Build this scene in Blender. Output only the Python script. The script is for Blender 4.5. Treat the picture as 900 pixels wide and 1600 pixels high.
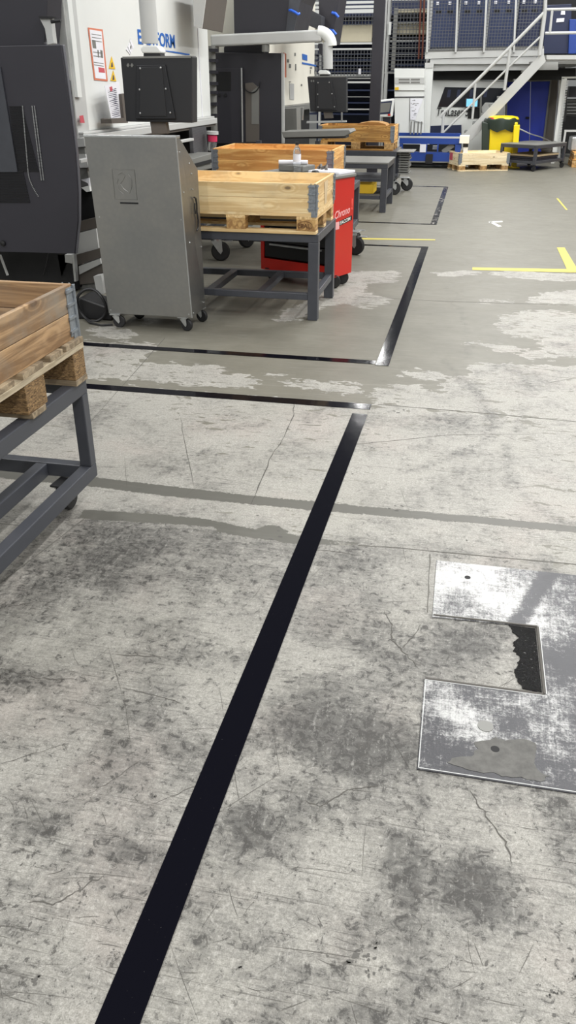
import bpy, math, random
import numpy as np
from mathutils import Vector, Matrix
random.seed(7)
scn = bpy.context.scene
for o in list(bpy.data.objects): bpy.data.objects.remove(o)
C = bpy.context.collection

# ---------------------------------------------------------------- camera
H, F_, CX, CY, HZ, VP = 1.6, 1253.5, 450., 800., 130., 751.
TH = math.atan((CY-HZ)/F_)
_f = (CY-HZ)*math.sin(TH)+F_*math.cos(TH)
YAW = math.atan2(VP-CX, _f)
Fv = Vector((-math.sin(YAW), math.cos(YAW), 0)); Rv = Vector((math.cos(YAW), math.sin(YAW), 0)); Zv = Vector((0, 0, 1))
Wv = Fv*math.cos(TH)-Zv*math.sin(TH); Uv = Fv*math.sin(TH)+Zv*math.cos(TH)
CAM = Vector((0, 0, H))
def ray(x, y): return (x-CX)*Rv-(y-CY)*Uv+F_*Wv
def P(x, y, z=0.): d = ray(x, y); return CAM+d*((z-H)/d.z)
def PY(x, y, Y): d = ray(x, y); return CAM+d*(Y/d.y)
def PX(x, y, X): d = ray(x, y); return CAM+d*(X/d.x)
cd = bpy.data.cameras.new('camera'); cam = bpy.data.objects.new('camera', cd); C.objects.link(cam)
cd.sensor_fit = 'VERTICAL'; cd.sensor_height = 36; cd.lens = F_/1600*36; cd.clip_start = .05; cd.clip_end = 200
cam.matrix_world = Matrix(((Rv.x, Uv.x, -Wv.x, 0), (Rv.y, Uv.y, -Wv.y, 0), (Rv.z, Uv.z, -Wv.z, H), (0, 0, 0, 1)))
scn.camera = cam
# ---------------------------------------------------------------- world + lights
w = bpy.data.worlds.new('hall_light'); scn.world = w; w.use_nodes = True
bg = w.node_tree.nodes['Background']; bg.inputs[0].default_value = (.93, .97, 1, 1); bg.inputs[1].default_value = .27
def area(name, loc, sx, sy, power, col=(1, .992, .975)):
    l = bpy.data.lights.new(name, 'AREA'); l.shape = 'RECTANGLE'; l.size = sx; l.size_y = sy; l.energy = power*1.42; l.color = col
    o = bpy.data.objects.new(name, l); C.objects.link(o); o.location = loc; return o
for yy in (-9, 9.6, 14.0, 19.5, 25.5): area('hall_and_fill_lamp', (.9, yy, 7.0), .28, 2.4, 165)
for yy in (23.4, 28.2): area('hall_and_fill_lamp', (-2.62, yy, 7.0), .28, .7, 55)
for yy in (-6, 0, 6, 12, 18, 24): area('hall_and_fill_lamp', (-5.6, yy, 7.0), .28, 2.4, 150)
for yy in (-6, 1, 8, 15, 22): area('hall_and_fill_lamp', (6.2, yy, 7.0), .28, 2.4, 190)
for yy in (11.5, 17.0): area('hall_and_fill_lamp', (3.4, yy, 7.0), .2, 3, 190)
for yy in (1.2, 6.4): area('hall_and_fill_lamp', (2.9, yy, 7.0), .14, 3.6, 210)
for yy in (-5, -12): area('hall_and_fill_lamp', (3.2, yy, 7.0), .28, 4, 200); area('hall_and_fill_lamp', (-2.6, yy, 7.0), .28, 4, 260)  # unseen fill lamps added behind the camera to brighten surfaces facing it
scn.view_settings.view_transform = 'Standard'; scn.view_settings.look = 'None'
scn.view_settings.exposure = -0.12; scn.view_settings.gamma = 1; scn.view_settings.use_curve_mapping = False

# ---------------------------------------------------------------- materials
def lin(c):
    return tuple(((v/255)/12.92 if v/255 <= .04045 else ((v/255+.055)/1.055)**2.4) for v in c)
class NT:
    def __init__(s, name):
        s.m = bpy.data.materials.new(name); s.m.use_nodes = True; s.t = s.m.node_tree; s.n = s.t.nodes
        s.b = s.n['Principled BSDF']; s.tc = s.n.new('ShaderNodeTexCoord')
    def new(s, k, **kw):
        n = s.n.new(k)
        for a, b in kw.items(): setattr(n, a, b)
        return n
    def link(s, a, b): s.t.links.new(a, b)
    def sv(s, sock, v):
        if hasattr(v, 'links') or hasattr(v, 'is_linked'): s.link(v, sock)
        else: sock.default_value = v
    def mapv(s, scale=(1, 1, 1), rot=(0, 0, 0), loc=(0, 0, 0), src=None):
        n = s.new('ShaderNodeMapping'); n.inputs['Scale'].default_value = scale; n.inputs['Rotation'].default_value = rot; n.inputs['Location'].default_value = loc
        s.link(src or s.tc.outputs['Object'], n.inputs[0]); return n.outputs[0]
    def noise(s, scale=5, detail=4, rough=.55, vec=None, dist=0.):
        n = s.new('ShaderNodeTexNoise'); n.inputs['Scale'].default_value = scale; n.inputs['Detail'].default_value = detail
        n.inputs['Roughness'].default_value = rough; n.inputs['Distortion'].default_value = dist
        s.link(vec if vec is not None else s.tc.outputs['Object'], n.inputs['Vector']); return n.outputs['Fac']
    def math(s, op, a, b=0., c=None, clamp=False):
        n = s.new('ShaderNodeMath', operation=op, use_clamp=clamp); s.sv(n.inputs[0], a); s.sv(n.inputs[1], b)
        if c is not None: s.sv(n.inputs[2], c)
        return n.outputs[0]
    def step(s, v, lo, hi):
        n = s.new('ShaderNodeMapRange', interpolation_type='SMOOTHSTEP'); s.sv(n.inputs[0], v)
        n.inputs[1].default_value = lo; n.inputs[2].default_value = hi; return n.outputs[0]
    def mix(s, f, a, b, blend='MIX'):
        n = s.new('ShaderNodeMix', data_type='RGBA', blend_type=blend); s.sv(n.inputs[0], f)
        s.sv(n.inputs[6], (*a, 1) if isinstance(a, tuple) and len(a) == 3 else a)
        s.sv(n.inputs[7], (*b, 1) if isinstance(b, tuple) and len(b) == 3 else b); return n.outputs[2]
    def bump(s, h, strength=.3, dist=.002):
        n = s.new('ShaderNodeBump'); n.inputs['Strength'].default_value = strength; n.inputs['Distance'].default_value = dist
        s.link(h, n.inputs['Height']); s.link(n.outputs[0], s.b.inputs['Normal'])
    def col(s, v): s.sv(s.b.inputs['Base Color'], (*v, 1) if isinstance(v, tuple) and len(v) == 3 else v)
    def rough(s, v): s.sv(s.b.inputs['Roughness'], v)
def simple(name, rgb, rough=.5, metal=0., var=.12, scale=8, emit=0.):
    t = NT(name); c = lin(rgb)
    n = t.noise(scale, 5, .6)
    t.col(t.mix(n, tuple(v*(1-var) for v in c), tuple(min(1, v*(1+var)) for v in c)))
    t.rough(t.math('MULTIPLY_ADD', n, .16, rough-.08)); t.b.inputs['Metallic'].default_value = metal
    if emit:
        t.b.inputs['Emission Color'].default_value = (*c, 1); t.b.inputs['Emission Strength'].default_value = emit
    return t.m
def wood(name, rgb_light, rgb_dark, axis=0, dirt=.25, tint=(150, 145, 130)):
    t = NT(name); oi = t.new('ShaderNodeObjectInfo')
    off = t.new('ShaderNodeVectorMath', operation='ADD'); cmb = t.new('ShaderNodeCombineXYZ')
    r = t.math('MULTIPLY', oi.outputs['Random'], 37.)
    for i in range(3): t.link(r, cmb.inputs[i])
    t.link(t.tc.outputs['Object'], off.inputs[0]); t.link(cmb.outputs[0], off.inputs[1])
    sc = [26, 26, 26]; sc[axis] = 1.6
    v = t.mapv(tuple(sc), src=off.outputs[0])
    g = t.noise(1.0, 6, .62, v, .6)
    vor = t.new('ShaderNodeTexVoronoi'); vor.inputs['Scale'].default_value = 1.
    s2 = [9, 9, 9]; s2[axis] = 4.2
    t.link(t.mapv(tuple(s2), src=off.outputs[0]), vor.inputs['Vector'])
    knot = t.step(vor.outputs['Distance'], .14, .06)
    ring = t.math('SINE', t.math('MULTIPLY', vor.outputs['Distance'], 38.))
    ringm = t.math('MULTIPLY', t.step(vor.outputs['Distance'], .5, .15), t.math('MULTIPLY', ring, .09))
    gg = t.math('ADD', g, ringm)
    base = t.mix(t.step(gg, .40, .62), lin(rgb_dark), lin(rgb_light))
    base = t.mix(t.math('MULTIPLY', knot, .8), base, lin((74, 48, 26)))
    d = t.noise(3.2, 6, .65, t.mapv((1, 1, 1), src=off.outputs[0]))
    base = t.mix(t.math('MULTIPLY', t.step(d, .45, .75), dirt), base, lin(tint))
    br = t.math('MULTIPLY_ADD', oi.outputs['Random'], .25, .86)
    hs = t.new('ShaderNodeHueSaturation'); t.link(base, hs.inputs['Color']); t.link(br, hs.inputs['Value'])
    t.col(hs.outputs[0]); t.rough(.7); t.bump(gg, .25, .002); return t.m
M = {}
M['steel_dark'] = simple('painted_dark_steel', (62, 64, 70), .42, 0, .2, 14)
M['panel_dark'] = simple('dark_powder_coat', (44, 43, 50), .5, 0, .06, 4)
M['panel_dark_rim'] = simple('grey_panel_rim', (96, 96, 102), .45)
M['black'] = simple('black_plastic', (24, 24, 26), .45)
M['rubber'] = simple('black_rubber', (28, 28, 29), .6)
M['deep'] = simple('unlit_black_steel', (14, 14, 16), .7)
M['pale_pink'] = simple('pale_print', (240, 176, 176), .4)
M['coral'] = simple('coral_print', (236, 90, 80), .4)
M['zinc'] = simple('zinc_plated_steel', (190, 192, 192), .35, .85, .15, 30)
M['white_paint'] = simple('white_machine_paint', (222, 224, 221), .4, 0, .04, 3)
M['cream_paint'] = simple('cream_machine_paint', (238, 235, 222), .4, 0, .04, 3)
M['grey_paint'] = simple('light_grey_paint', (186, 187, 185), .45, 0, .07, 5)
M['mid_grey'] = simple('mid_grey_paint', (118, 118, 114), .5, 0, .1, 6)
M['taupe'] = simple('taupe_cover', (92, 86, 80), .55, 0, .08, 6)
M['black_box'] = simple('black_textured_box', (30, 31, 34), .55)
M['screen_plate'] = simple('black_cover_plate', (24, 25, 29), .5)
M['blue_text'] = simple('blue_lettering', (35, 100, 185), .4)
M['blue'] = simple('blue_machine_paint', (28, 62, 140), .4, 0, .12, 6)
M['navy'] = simple('navy_paint', (24, 34, 66), .45, 0, .12, 6)
M['door_blue'] = simple('deep_blue_door_paint', (22, 50, 170), .45, 0, .15, 4)
M['rack_blue'] = simple('slate_blue_container', (46, 58, 92), .5, 0, .2, 5)
M['red'] = simple('red_enamel', (196, 38, 28), .3, 0, .06, 3)
M['yellow'] = simple('yellow_plastic', (240, 212, 20), .4, 0, .06, 4)
M['yellow_line'] = simple('yellow_floor_paint', (188, 174, 74), .5, 0, .15, 40)
M['white_line'] = simple('white_floor_mark', (220, 220, 214), .5)
M['wire'] = simple('grey_wire', (84, 86, 90), .5)
M['paper'] = simple('white_paper', (226, 226, 232), .7, 0, .05)
M['ink'] = simple('dark_ink', (60, 60, 80), .7)
M['pink'] = simple('pink_cap', (200, 50, 90), .5)
M['orange_ink'] = simple('orange_red_border', (206, 120, 90), .6)
M['red_ink'] = simple('dull_red_print', (190, 80, 90), .6)
M['sign_yellow'] = simple('sign_yellow', (232, 190, 40), .5)
M['beige_sheet'] = simple('beige_sheet_stack', (200, 192, 168), .6, 0, .12, 3)
M['handle_blue'] = simple('bright_blue_handle', (40, 100, 215), .35)
M['bag_green'] = simple('dark_green_bag', (40, 52, 44), .4)
M['conduit'] = simple('copper_brown_conduit', (110, 62, 48), .5)
M['wall'] = simple('hall_wall', (150, 152, 152), .8, 0, .1, 1)
M['smear'] = simple('concrete_smear', (92, 91, 88), .85, 0, .6, 45)
M['card'] = simple('brown_cardboard', (198, 176, 140), .8, 0, .15, 6)
M['galv_hinge'] = simple('galvanised_hinge', (140, 146, 152), .4, .6, .5, 70)
M['wood_x'] = wood('pine_boards', (232, 208, 160), (208, 176, 124), 0, .3)
M['wood_y'] = wood('pine_boards_cross', (236, 206, 152), (206, 168, 112), 1, .22)
M['wood_z'] = wood('pine_block', (196, 158, 100), (150, 112, 66), 1, .3, (110, 100, 85))
M['wood_old_x'] = wood('weathered_boards', (172, 140, 102), (122, 94, 66), 0, .6, (128, 122, 110))
M['wood_old_y'] = wood('weathered_boards_cross', (170, 138, 100), (120, 92, 62), 1, .65, (128, 124, 114))
M['wood_grey_y'] = wood('grey_weathered_boards', (186, 172, 146), (138, 124, 100), 1, .5, (120, 112, 98))
M['wood_grey_x'] = wood('grey_weathered_planks', (166, 148, 120), (118, 102, 80), 0, .5, (110, 104, 92))
M['wood_amber_x'] = wood('amber_boards', (232, 182, 108), (196, 136, 68), 0, .25, (160, 130, 90))
M['wood_amber_y'] = wood('amber_boards_cross', (226, 180, 110), (190, 136, 74), 1, .3, (190, 175, 145))
M['wood_brown_x'] = wood('brown_boards', (196, 150, 82), (150, 106, 50), 0, .4, (110, 90, 60))
M['wood_pale_x'] = wood('pale_boards', (240, 224, 188), (218, 196, 154), 0, .2)
M['wood_pale_y'] = wood('pale_boards_cross', (240, 224, 188), (218, 196, 154), 1, .2)
def chip_mat():
    t = NT('pressed_chip_block'); v = t.mapv((40, 40, 150), (.5, .4, 0))
    n = t.noise(1.2, 7, .7, v, 1.2); d = t.noise(9, 4, .6)
    c = t.mix(t.step(n, .36, .64), lin((84, 62, 38)), lin((176, 142, 96)))
    c = t.mix(t.math('MULTIPLY', t.step(d, .5, .75), .5), c, lin((86, 62, 36)))
    t.col(c); t.rough(.85); t.bump(n, 1., .008); return t.m
M['chip'] = chip_mat()
def galv_mat():
    t = NT('galvanised_sheet'); v = t.new('ShaderNodeTexVoronoi'); v.inputs['Scale'].default_value = 34
    t.link(t.tc.outputs['Object'], v.inputs['Vector'])
    n = t.noise(2.2, 5, .6); n2 = t.noise(60, 3, .6)
    c = t.mix(n, lin((138, 142, 145)), lin((170, 166, 158)))
    c = t.mix(t.math('MULTIPLY', v.outputs['Distance'], .16), c, lin((110, 118, 124)))
    t.col(c); t.b.inputs['Metallic'].default_value = .95
    t.rough(t.math('ADD', t.math('MULTIPLY_ADD', n, .22, .26), t.math('MULTIPLY', n2, .08))); return t.m
M['galv'] = galv_mat()
def tape_mat():
    t = NT('black_gloss_floor_tape'); n = t.noise(28, 4, .6); n2 = t.noise(7, 3, .5, t.mapv((1, .5, 1)))
    sp = t.step(t.noise(260, 2, .5), .74, .80)
    t.col(t.mix(t.math('MULTIPLY', sp, .5), (.0035, .0035, .006), (.14, .13, .12)))
    t.rough(t.math('MULTIPLY_ADD', n, .12, .05)); t.bump(n2, .22, .004); t.b.inputs['Specular IOR Level'].default_value = .06
    return t.m
M['tape'] = tape_mat()
def tape_worn():
    t = NT('worn_black_floor_tape'); n = t.noise(9, 5, .65, t.mapv((1.5, .8, 1))); k = t.step(n, .55, .6)
    t.col(t.mix(k, (.004, .004, .007), lin((128, 124, 118)))); t.rough(t.math('MULTIPLY_ADD', k, .3, .12)); t.bump(n, .1, .004); t.b.inputs['Specular IOR Level'].default_value = .2; return t.m
M['tape_worn'] = tape_worn()
def glass_mat():
    t = NT('clear_bottle_plastic'); t.col((.92, .95, .97)); t.rough(.05); t.b.inputs['Transmission Weight'].default_value = .9; t.b.inputs['IOR'].default_value = 1.3; return t.m
M['clear'] = glass_mat()
def window_mat():
    t = NT('dark_safety_window'); t.col((.012, .014, .02)); t.rough(.12); return t.m
M['window'] = window_mat()
def perf_mat():
    t = NT('perforated_grey_panel'); v = t.new('ShaderNodeTexVoronoi', distance='EUCLIDEAN'); v.inputs['Scale'].default_value = 90; v.inputs['Randomness'].default_value = 0
    t.link(t.tc.outputs['Object'], v.inputs['Vector']); t.col(t.mix(t.step(v.outputs['Distance'], .3, .42), (.01, .01, .01), lin((95, 95, 98)))); t.rough(.5); return t.m
M['perf'] = perf_mat()

# ---------------------------------------------------------------- mesh builder
class MB:
    def __init__(s): s.v = []; s.f = []
    def add(s, vs, fs):
        k = len(s.v); s.v += [Vector(v) for v in vs]; s.f += [tuple(i+k for i in f) for f in fs]; return s
    def box(s, x0, x1, y0, y1, z0, z1):
        if x0 > x1: x0, x1 = x1, x0
        if y0 > y1: y0, y1 = y1, y0
        if z0 > z1: z0, z1 = z1, z0
        return s.add([(x0, y0, z0), (x1, y0, z0), (x1, y1, z0), (x0, y1, z0), (x0, y0, z1), (x1, y0, z1), (x1, y1, z1), (x0, y1, z1)],
                     [(0, 3, 2, 1), (4, 5, 6, 7), (0, 1, 5, 4), (1, 2, 6, 5), (2, 3, 7, 6), (3, 0, 4, 7)])
    def obox(s, c, sx, sy, sz, rot):
        R = rot.to_3x3() if hasattr(rot, 'to_3x3') else rot; c = Vector(c)
        vs = [c+R@Vector((a*sx/2, b*sy/2, d*sz/2)) for d in (-1, 1) for a, b in ((-1, -1), (1, -1), (1, 1), (-1, 1))]
        return s.add(vs, [(0, 3, 2, 1), (4, 5, 6, 7), (0, 1, 5, 4), (1, 2, 6, 5), (2, 3, 7, 6), (3, 0, 4, 7)])
    def bar(s, p, q, w_, h_, up=(0, 0, 1)):
        p, q = Vector(p), Vector(q); d = (q-p).normalized(); u = Vector(up)
        if abs(d.dot(u)) > .95: u = Vector((0, 1, 0))
        r = d.cross(u).normalized(); u = r.cross(d).normalized()
        R = Matrix((r, d, u)).transposed(); return s.obox((p+q)/2, w_, (q-p).length, h_, R)
    def cyl(s, p, q, r0, r1=None, n=16, caps=True):
        r1 = r0 if r1 is None else r1; p, q = Vector(p), Vector(q); d = (q-p).normalized()
        a = Vector((0, 0, 1)) if abs(d.z) < .9 else Vector((1, 0, 0)); u = d.cross(a).normalized(); v = d.cross(u)
        vs = [p+r0*(u*math.cos(t)+v*math.sin(t)) for t in [2*math.pi*i/n for i in range(n)]]+[q+r1*(u*math.cos(t)+v*math.sin(t)) for t in [2*math.pi*i/n for i in range(n)]]
        fs = [(i, i+n, (i+1) % n+n, (i+1) % n) for i in range(n)]
        if caps: fs += [tuple(range(n)), tuple(range(2*n-1, n-1, -1))]
        return s.add(vs, fs)
    def tube(s, pts, r, n=8):
        pts = [Vector(p) for p in pts]; m = len(pts); rings = []
        a = None
        for i, p in enumerate(pts):
            d = (pts[min(i+1, m-1)]-pts[max(i-1, 0)]).normalized()
            if a is None: a = Vector((0, 0, 1)) if abs(d.z) < .9 else Vector((1, 0, 0))
            u = (a-d*a.dot(d)).normalized(); a = u; v = d.cross(u)
            rings += [p+r*(u*math.cos(2*math.pi*k/n)+v*math.sin(2*math.pi*k/n)) for k in range(n)]
        fs = [(i*n+k, i*n+(k+1) % n, (i+1)*n+(k+1) % n, (i+1)*n+k) for i in range(m-1) for k in range(n)]
        fs += [tuple(range(n-1, -1, -1)), tuple(range((m-1)*n, m*n))]
        return s.add(rings, fs)
    def prism(s, poly, ext):
        poly = [Vector(p) for p in poly]; e = Vector(ext); n = len(poly)
        return s.add(poly+[p+e for p in poly], [tuple(range(n-1, -1, -1)), tuple(range(n, 2*n))]+[(i, (i+1) % n, (i+1) % n+n, i+n) for i in range(n)])
    def lathe(s, c, prof, n=24, axis=(0, 0, 1)):
        c = Vector(c); d = Vector(axis).normalized(); a = Vector((0, 0, 1)) if abs(d.z) < .9 else Vector((1, 0, 0)); u = d.cross(a).normalized(); v = d.cross(u)
        vs = []
        for r, h in prof: vs += [c+d*h+r*(u*math.cos(2*math.pi*k/n)+v*math.sin(2*math.pi*k/n)) for k in range(n)]
        fs = [(i*n+k, (i+1)*n+k, (i+1)*n+(k+1) % n, i*n+(k+1) % n) for i in range(len(prof)-1) for k in range(n)]
        return s.add(vs, fs)
    def build(s, name, mat, parent=None, bevel=0., smooth=False, label=None):
        off = Vector((0, 0, 0))
        if parent is not None: off = wloc(parent)
        me = bpy.data.meshes.new(name); me.from_pydata([tuple(v-off) for v in s.v], [], s.f); me.update()
        me.materials.append(M[mat] if isinstance(mat, str) else mat)
        o = bpy.data.objects.new(name, me); C.objects.link(o)
        import bmesh
        b = bmesh.new(); b.from_mesh(me); bmesh.ops.recalc_face_normals(b, faces=b.faces); b.to_mesh(me); b.free()
        if parent is not None: o.parent = parent
        if smooth:
            for p in me.polygons: p.use_smooth = True
            md = o.modifiers.new('es', 'EDGE_SPLIT'); md.split_angle = math.radians(35)
        if bevel:
            md = o.modifiers.new('bevel', 'BEVEL'); md.width = bevel; md.segments = 2; md.limit_method = 'ANGLE'; md.angle_limit = math.radians(40)
        if label: o['label'] = label
        return o
def wloc(o):
    l = Vector((0, 0, 0))
    while o is not None: l += Vector(o.location); o = o.parent
    return l
def tag(o, label, cat, group=None, kind=None):
    o['label'] = label; o['category'] = cat
    if group: o['group'] = group
    if kind: o['kind'] = kind
    return o
def thing(name, loc, label, cat, group=None):
    o = bpy.data.objects.new(name, None); C.objects.link(o); o.location = loc; o.empty_display_size = .1; return tag(o, label, cat, group)
def struct(o): o['kind'] = 'structure'; return o
def B(): return MB()
def text(s, size, p, right, up, mat, parent, name='lettering', ext=.0012, bold=0., align='LEFT', shear=0., wide=1.):
    cu = bpy.data.curves.new('t', 'FONT'); cu.body = s; cu.size = size; cu.extrude = ext; cu.offset = bold; cu.align_x = align; cu.shear = shear
    to = bpy.data.objects.new('t', cu); C.objects.link(to); dg = bpy.context.evaluated_depsgraph_get()
    me = bpy.data.meshes.new_from_object(to.evaluated_get(dg)); bpy.data.objects.remove(to)
    r = Vector(right).normalized(); u = Vector(up).normalized(); n = r.cross(u); off = wloc(parent) if parent else Vector((0, 0, 0))
    me.transform(Matrix.Translation(Vector(p)-off) @ Matrix((r*wide, u, n)).transposed().to_4x4()); me.materials.clear(); me.materials.append(M[mat])
    o = bpy.data.objects.new(name, me); C.objects.link(o); o.parent = parent; return o

# ================================================================ FLOOR
def axis_pts(segs):
    out = []
    for a, b, st in segs: out += list(np.arange(a, b-1e-9, st))
    out.append(segs[-1][1]); return np.array(out)
gx = axis_pts([(-12, -3, .25), (-3, 2.2, .03), (2.2, 14, .3)])
gy = axis_pts([(-18, -3, 1.5), (-3, .6, .2), (.6, 5.5, .03), (5.5, 10, .05), (10, 20, .15), (20, 36, .5)])
GX, GY = np.meshgrid(gx, gy); px_, py_ = GX.ravel(), GY.ravel()
def wpoly(pts): return np.array([(P(x, y).x, P(x, y).y) for x, y in pts])
def sdf(poly):
    d = np.full(px_.shape, 1e9); ins = np.zeros(px_.shape, bool); n = len(poly)
    for i in range(n):
        ax, ay = poly[i]; bx, by = poly[(i+1) % n]; ex, ey = bx-ax, by-ay; L = ex*ex+ey*ey+1e-12
        t = np.clip(((px_-ax)*ex+(py_-ay)*ey)/L, 0, 1); d = np.minimum(d, np.hypot(px_-ax-t*ex, py_-ay-t*ey))
        c = ((ay > py_) != (by > py_)); xi = (bx-ax)*(py_-ay)/((by-ay) if abs(by-ay) > 1e-12 else 1e-12)+ax
        ins ^= c & (px_ < xi)
    return np.where(ins, -d, d)
def seg(pts, r):
    d = np.full(px_.shape, 1e9)
    for (ax, ay), (bx, by) in zip(pts[:-1], pts[1:]):
        ex, ey = bx-ax, by-ay; L = ex*ex+ey*ey+1e-12
        t = np.clip(((px_-ax)*ex+(py_-ay)*ey)/L, 0, 1); d = np.minimum(d, np.hypot(px_-ax-t*ex, py_-ay-t*ey))
    return d-r
coat = -(4.27-py_)                      # positive = smooth grey coating (beyond the joint)
bare = [
 [(579,624),(583,607),(609,605),(628,600),(651,602),(680,611),(698,606),(700,598),(669,592),(624,588),(649,578),(670,579),(703,590),(726,590),(734,571),(760,566),(783,568),(824,571),(930,572),(930,668),(824,652),(771,645),(700,643),(635,638)],
 [(722,536),(749,534),(764,537),(832,545),(802,551),(783,551),(770,545)],
 [(805,554),(832,547),(851,547),(870,556),(858,562),(824,560)],
 [(775,511),(779,496),(805,490),(832,485),(862,485),(930,492),(930,562),(873,556),(855,545),(840,534),(840,526),(802,526),(787,520)],
 [(745,470),(771,467),(804,472),(787,474),(749,473)],
 [(671,426),(703,424),(726,422),(751,425),(741,430),(692,432)],
 [(760,428),(787,423),(930,430),(930,440),(824,437)],
 [(820,473),(847,458),(930,449),(930,478)],
 [(520,425),(624,423),(618,440),(572,444),(568,456),(608,466),(604,476),(572,482),(540,474),(500,480),(470,500),(430,503),(445,485),(480,470)],
 [(40,530),(135,533),(247,538),(192,593),(40,585)],
 [(215,567),(256,567),(343,572),(354,587),(377,584),(406,598),(389,608),(273,598),(192,593)],
 [(415,584),(441,583),(435,590)],
 [(435,595),(504,595),(562,602),(556,616),(516,613),(458,604)],
 [(140,513),(180,508),(218,523),(200,530),(150,528)],
 [(210,494),(245,503),(225,508)],
]
for b in bare: coat = np.minimum(coat, sdf(wpoly(b)))
strips = [[(-40,732),(120,743),(250,758),(400,775),(520,786),(700,803),(940,826),(940,836),(700,814),(520,800),(400,789),(250,774),(120,757),(-40,744)],
          [(130,796),(240,803),(300,808),(330,812),(345,824),(200,815),(125,810)],
          [(330,812),(380,824),(470,838),(560,848),(560,853),(460,850),(340,832)],
          [(395,824),(425,820),(452,830),(430,836)]]
band = np.full(px_.shape, -1.)
for s_ in strips: band = np.maximum(band, -sdf(wpoly(s_)))
# soft grime (world-space marks that belong to the floor)
grime = np.zeros(px_.shape)
def blob(x, y, rx, ry, a):
    global grime
    c = P(x, y); X1 = abs(P(x+rx, y).x-c.x); Y1 = abs(P(x, y-ry).y-c.y)
    grime += a*np.exp(-(((px_-c.x)/X1)**2+((py_-c.y)/Y1)**2))
for b in [(540,1165,85,32,.75),(735,1385,48,45,1.1),(570,1150,50,22,.5),(390,1290,40,30,.8),(70,1305,45,25,.5),(200,1330,30,12,.6),(600,1130,140,60,.25),(190,860,120,45,.42),(60,900,80,40,.25),
          (300,1010,50,25,.35),(640,1410,25,80,.4),(560,1190,60,30,.35),(720,1170,70,40,.3),(300,1180,35,30,.3),(520,1520,45,18,.3),(860,1260,35,25,.45),(890,1330,20,60,.3),(480,1250,60,30,.3),
          (30,1060,60,25,.4),(350,900,60,30,.22),(600,1000,60,60,.25),(730,1000,70,35,.55),(560,880,60,25,.25),(420,1480,40,20,.3),(660,1540,40,30,.3),(560,1580,30,20,.3),(140,640,140,14,.2),(300,720,60,20,.2),
          (700,660,60,14,.3),(640,700,50,20,.18),(820,600,60,16,.18),(20,1390,20,12,.6),(10,1450,30,20,.35),(480,1130,35,30,.3),(770,960,60,20,.4)]: blob(*b)
def tyre(pts, r, a):
    global grime
    grime += a*np.clip(1-np.maximum(seg(wpoly(pts), 0), 0)/r, 0, 1)**1.5
tyre([(690,560),(750,620),(775,660),(760,690),(700,715),(640,735)], .07, .4)
tyre([(820,640),(790,700),(800,760),(850,800),(900,820)], .05, .28)
tyre([(640,1600),(650,1450),(655,1300),(660,1190)], .03, .22)
tyre([(545,1480),(600,1380),(620,1300)], .02, .3)
tyre([(860,890),(825,930),(815,965)], .04, .6)
tyre([(690,440),(735,520),(745,600)], .07, .2)
tyre([(730,560),(720,480),(700,420)], .05, .2)
tyre([(330,700),(250,740),(180,790)], .05, .2)
tyre([(620,1500),(760,1590)], .03, .3)
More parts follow.
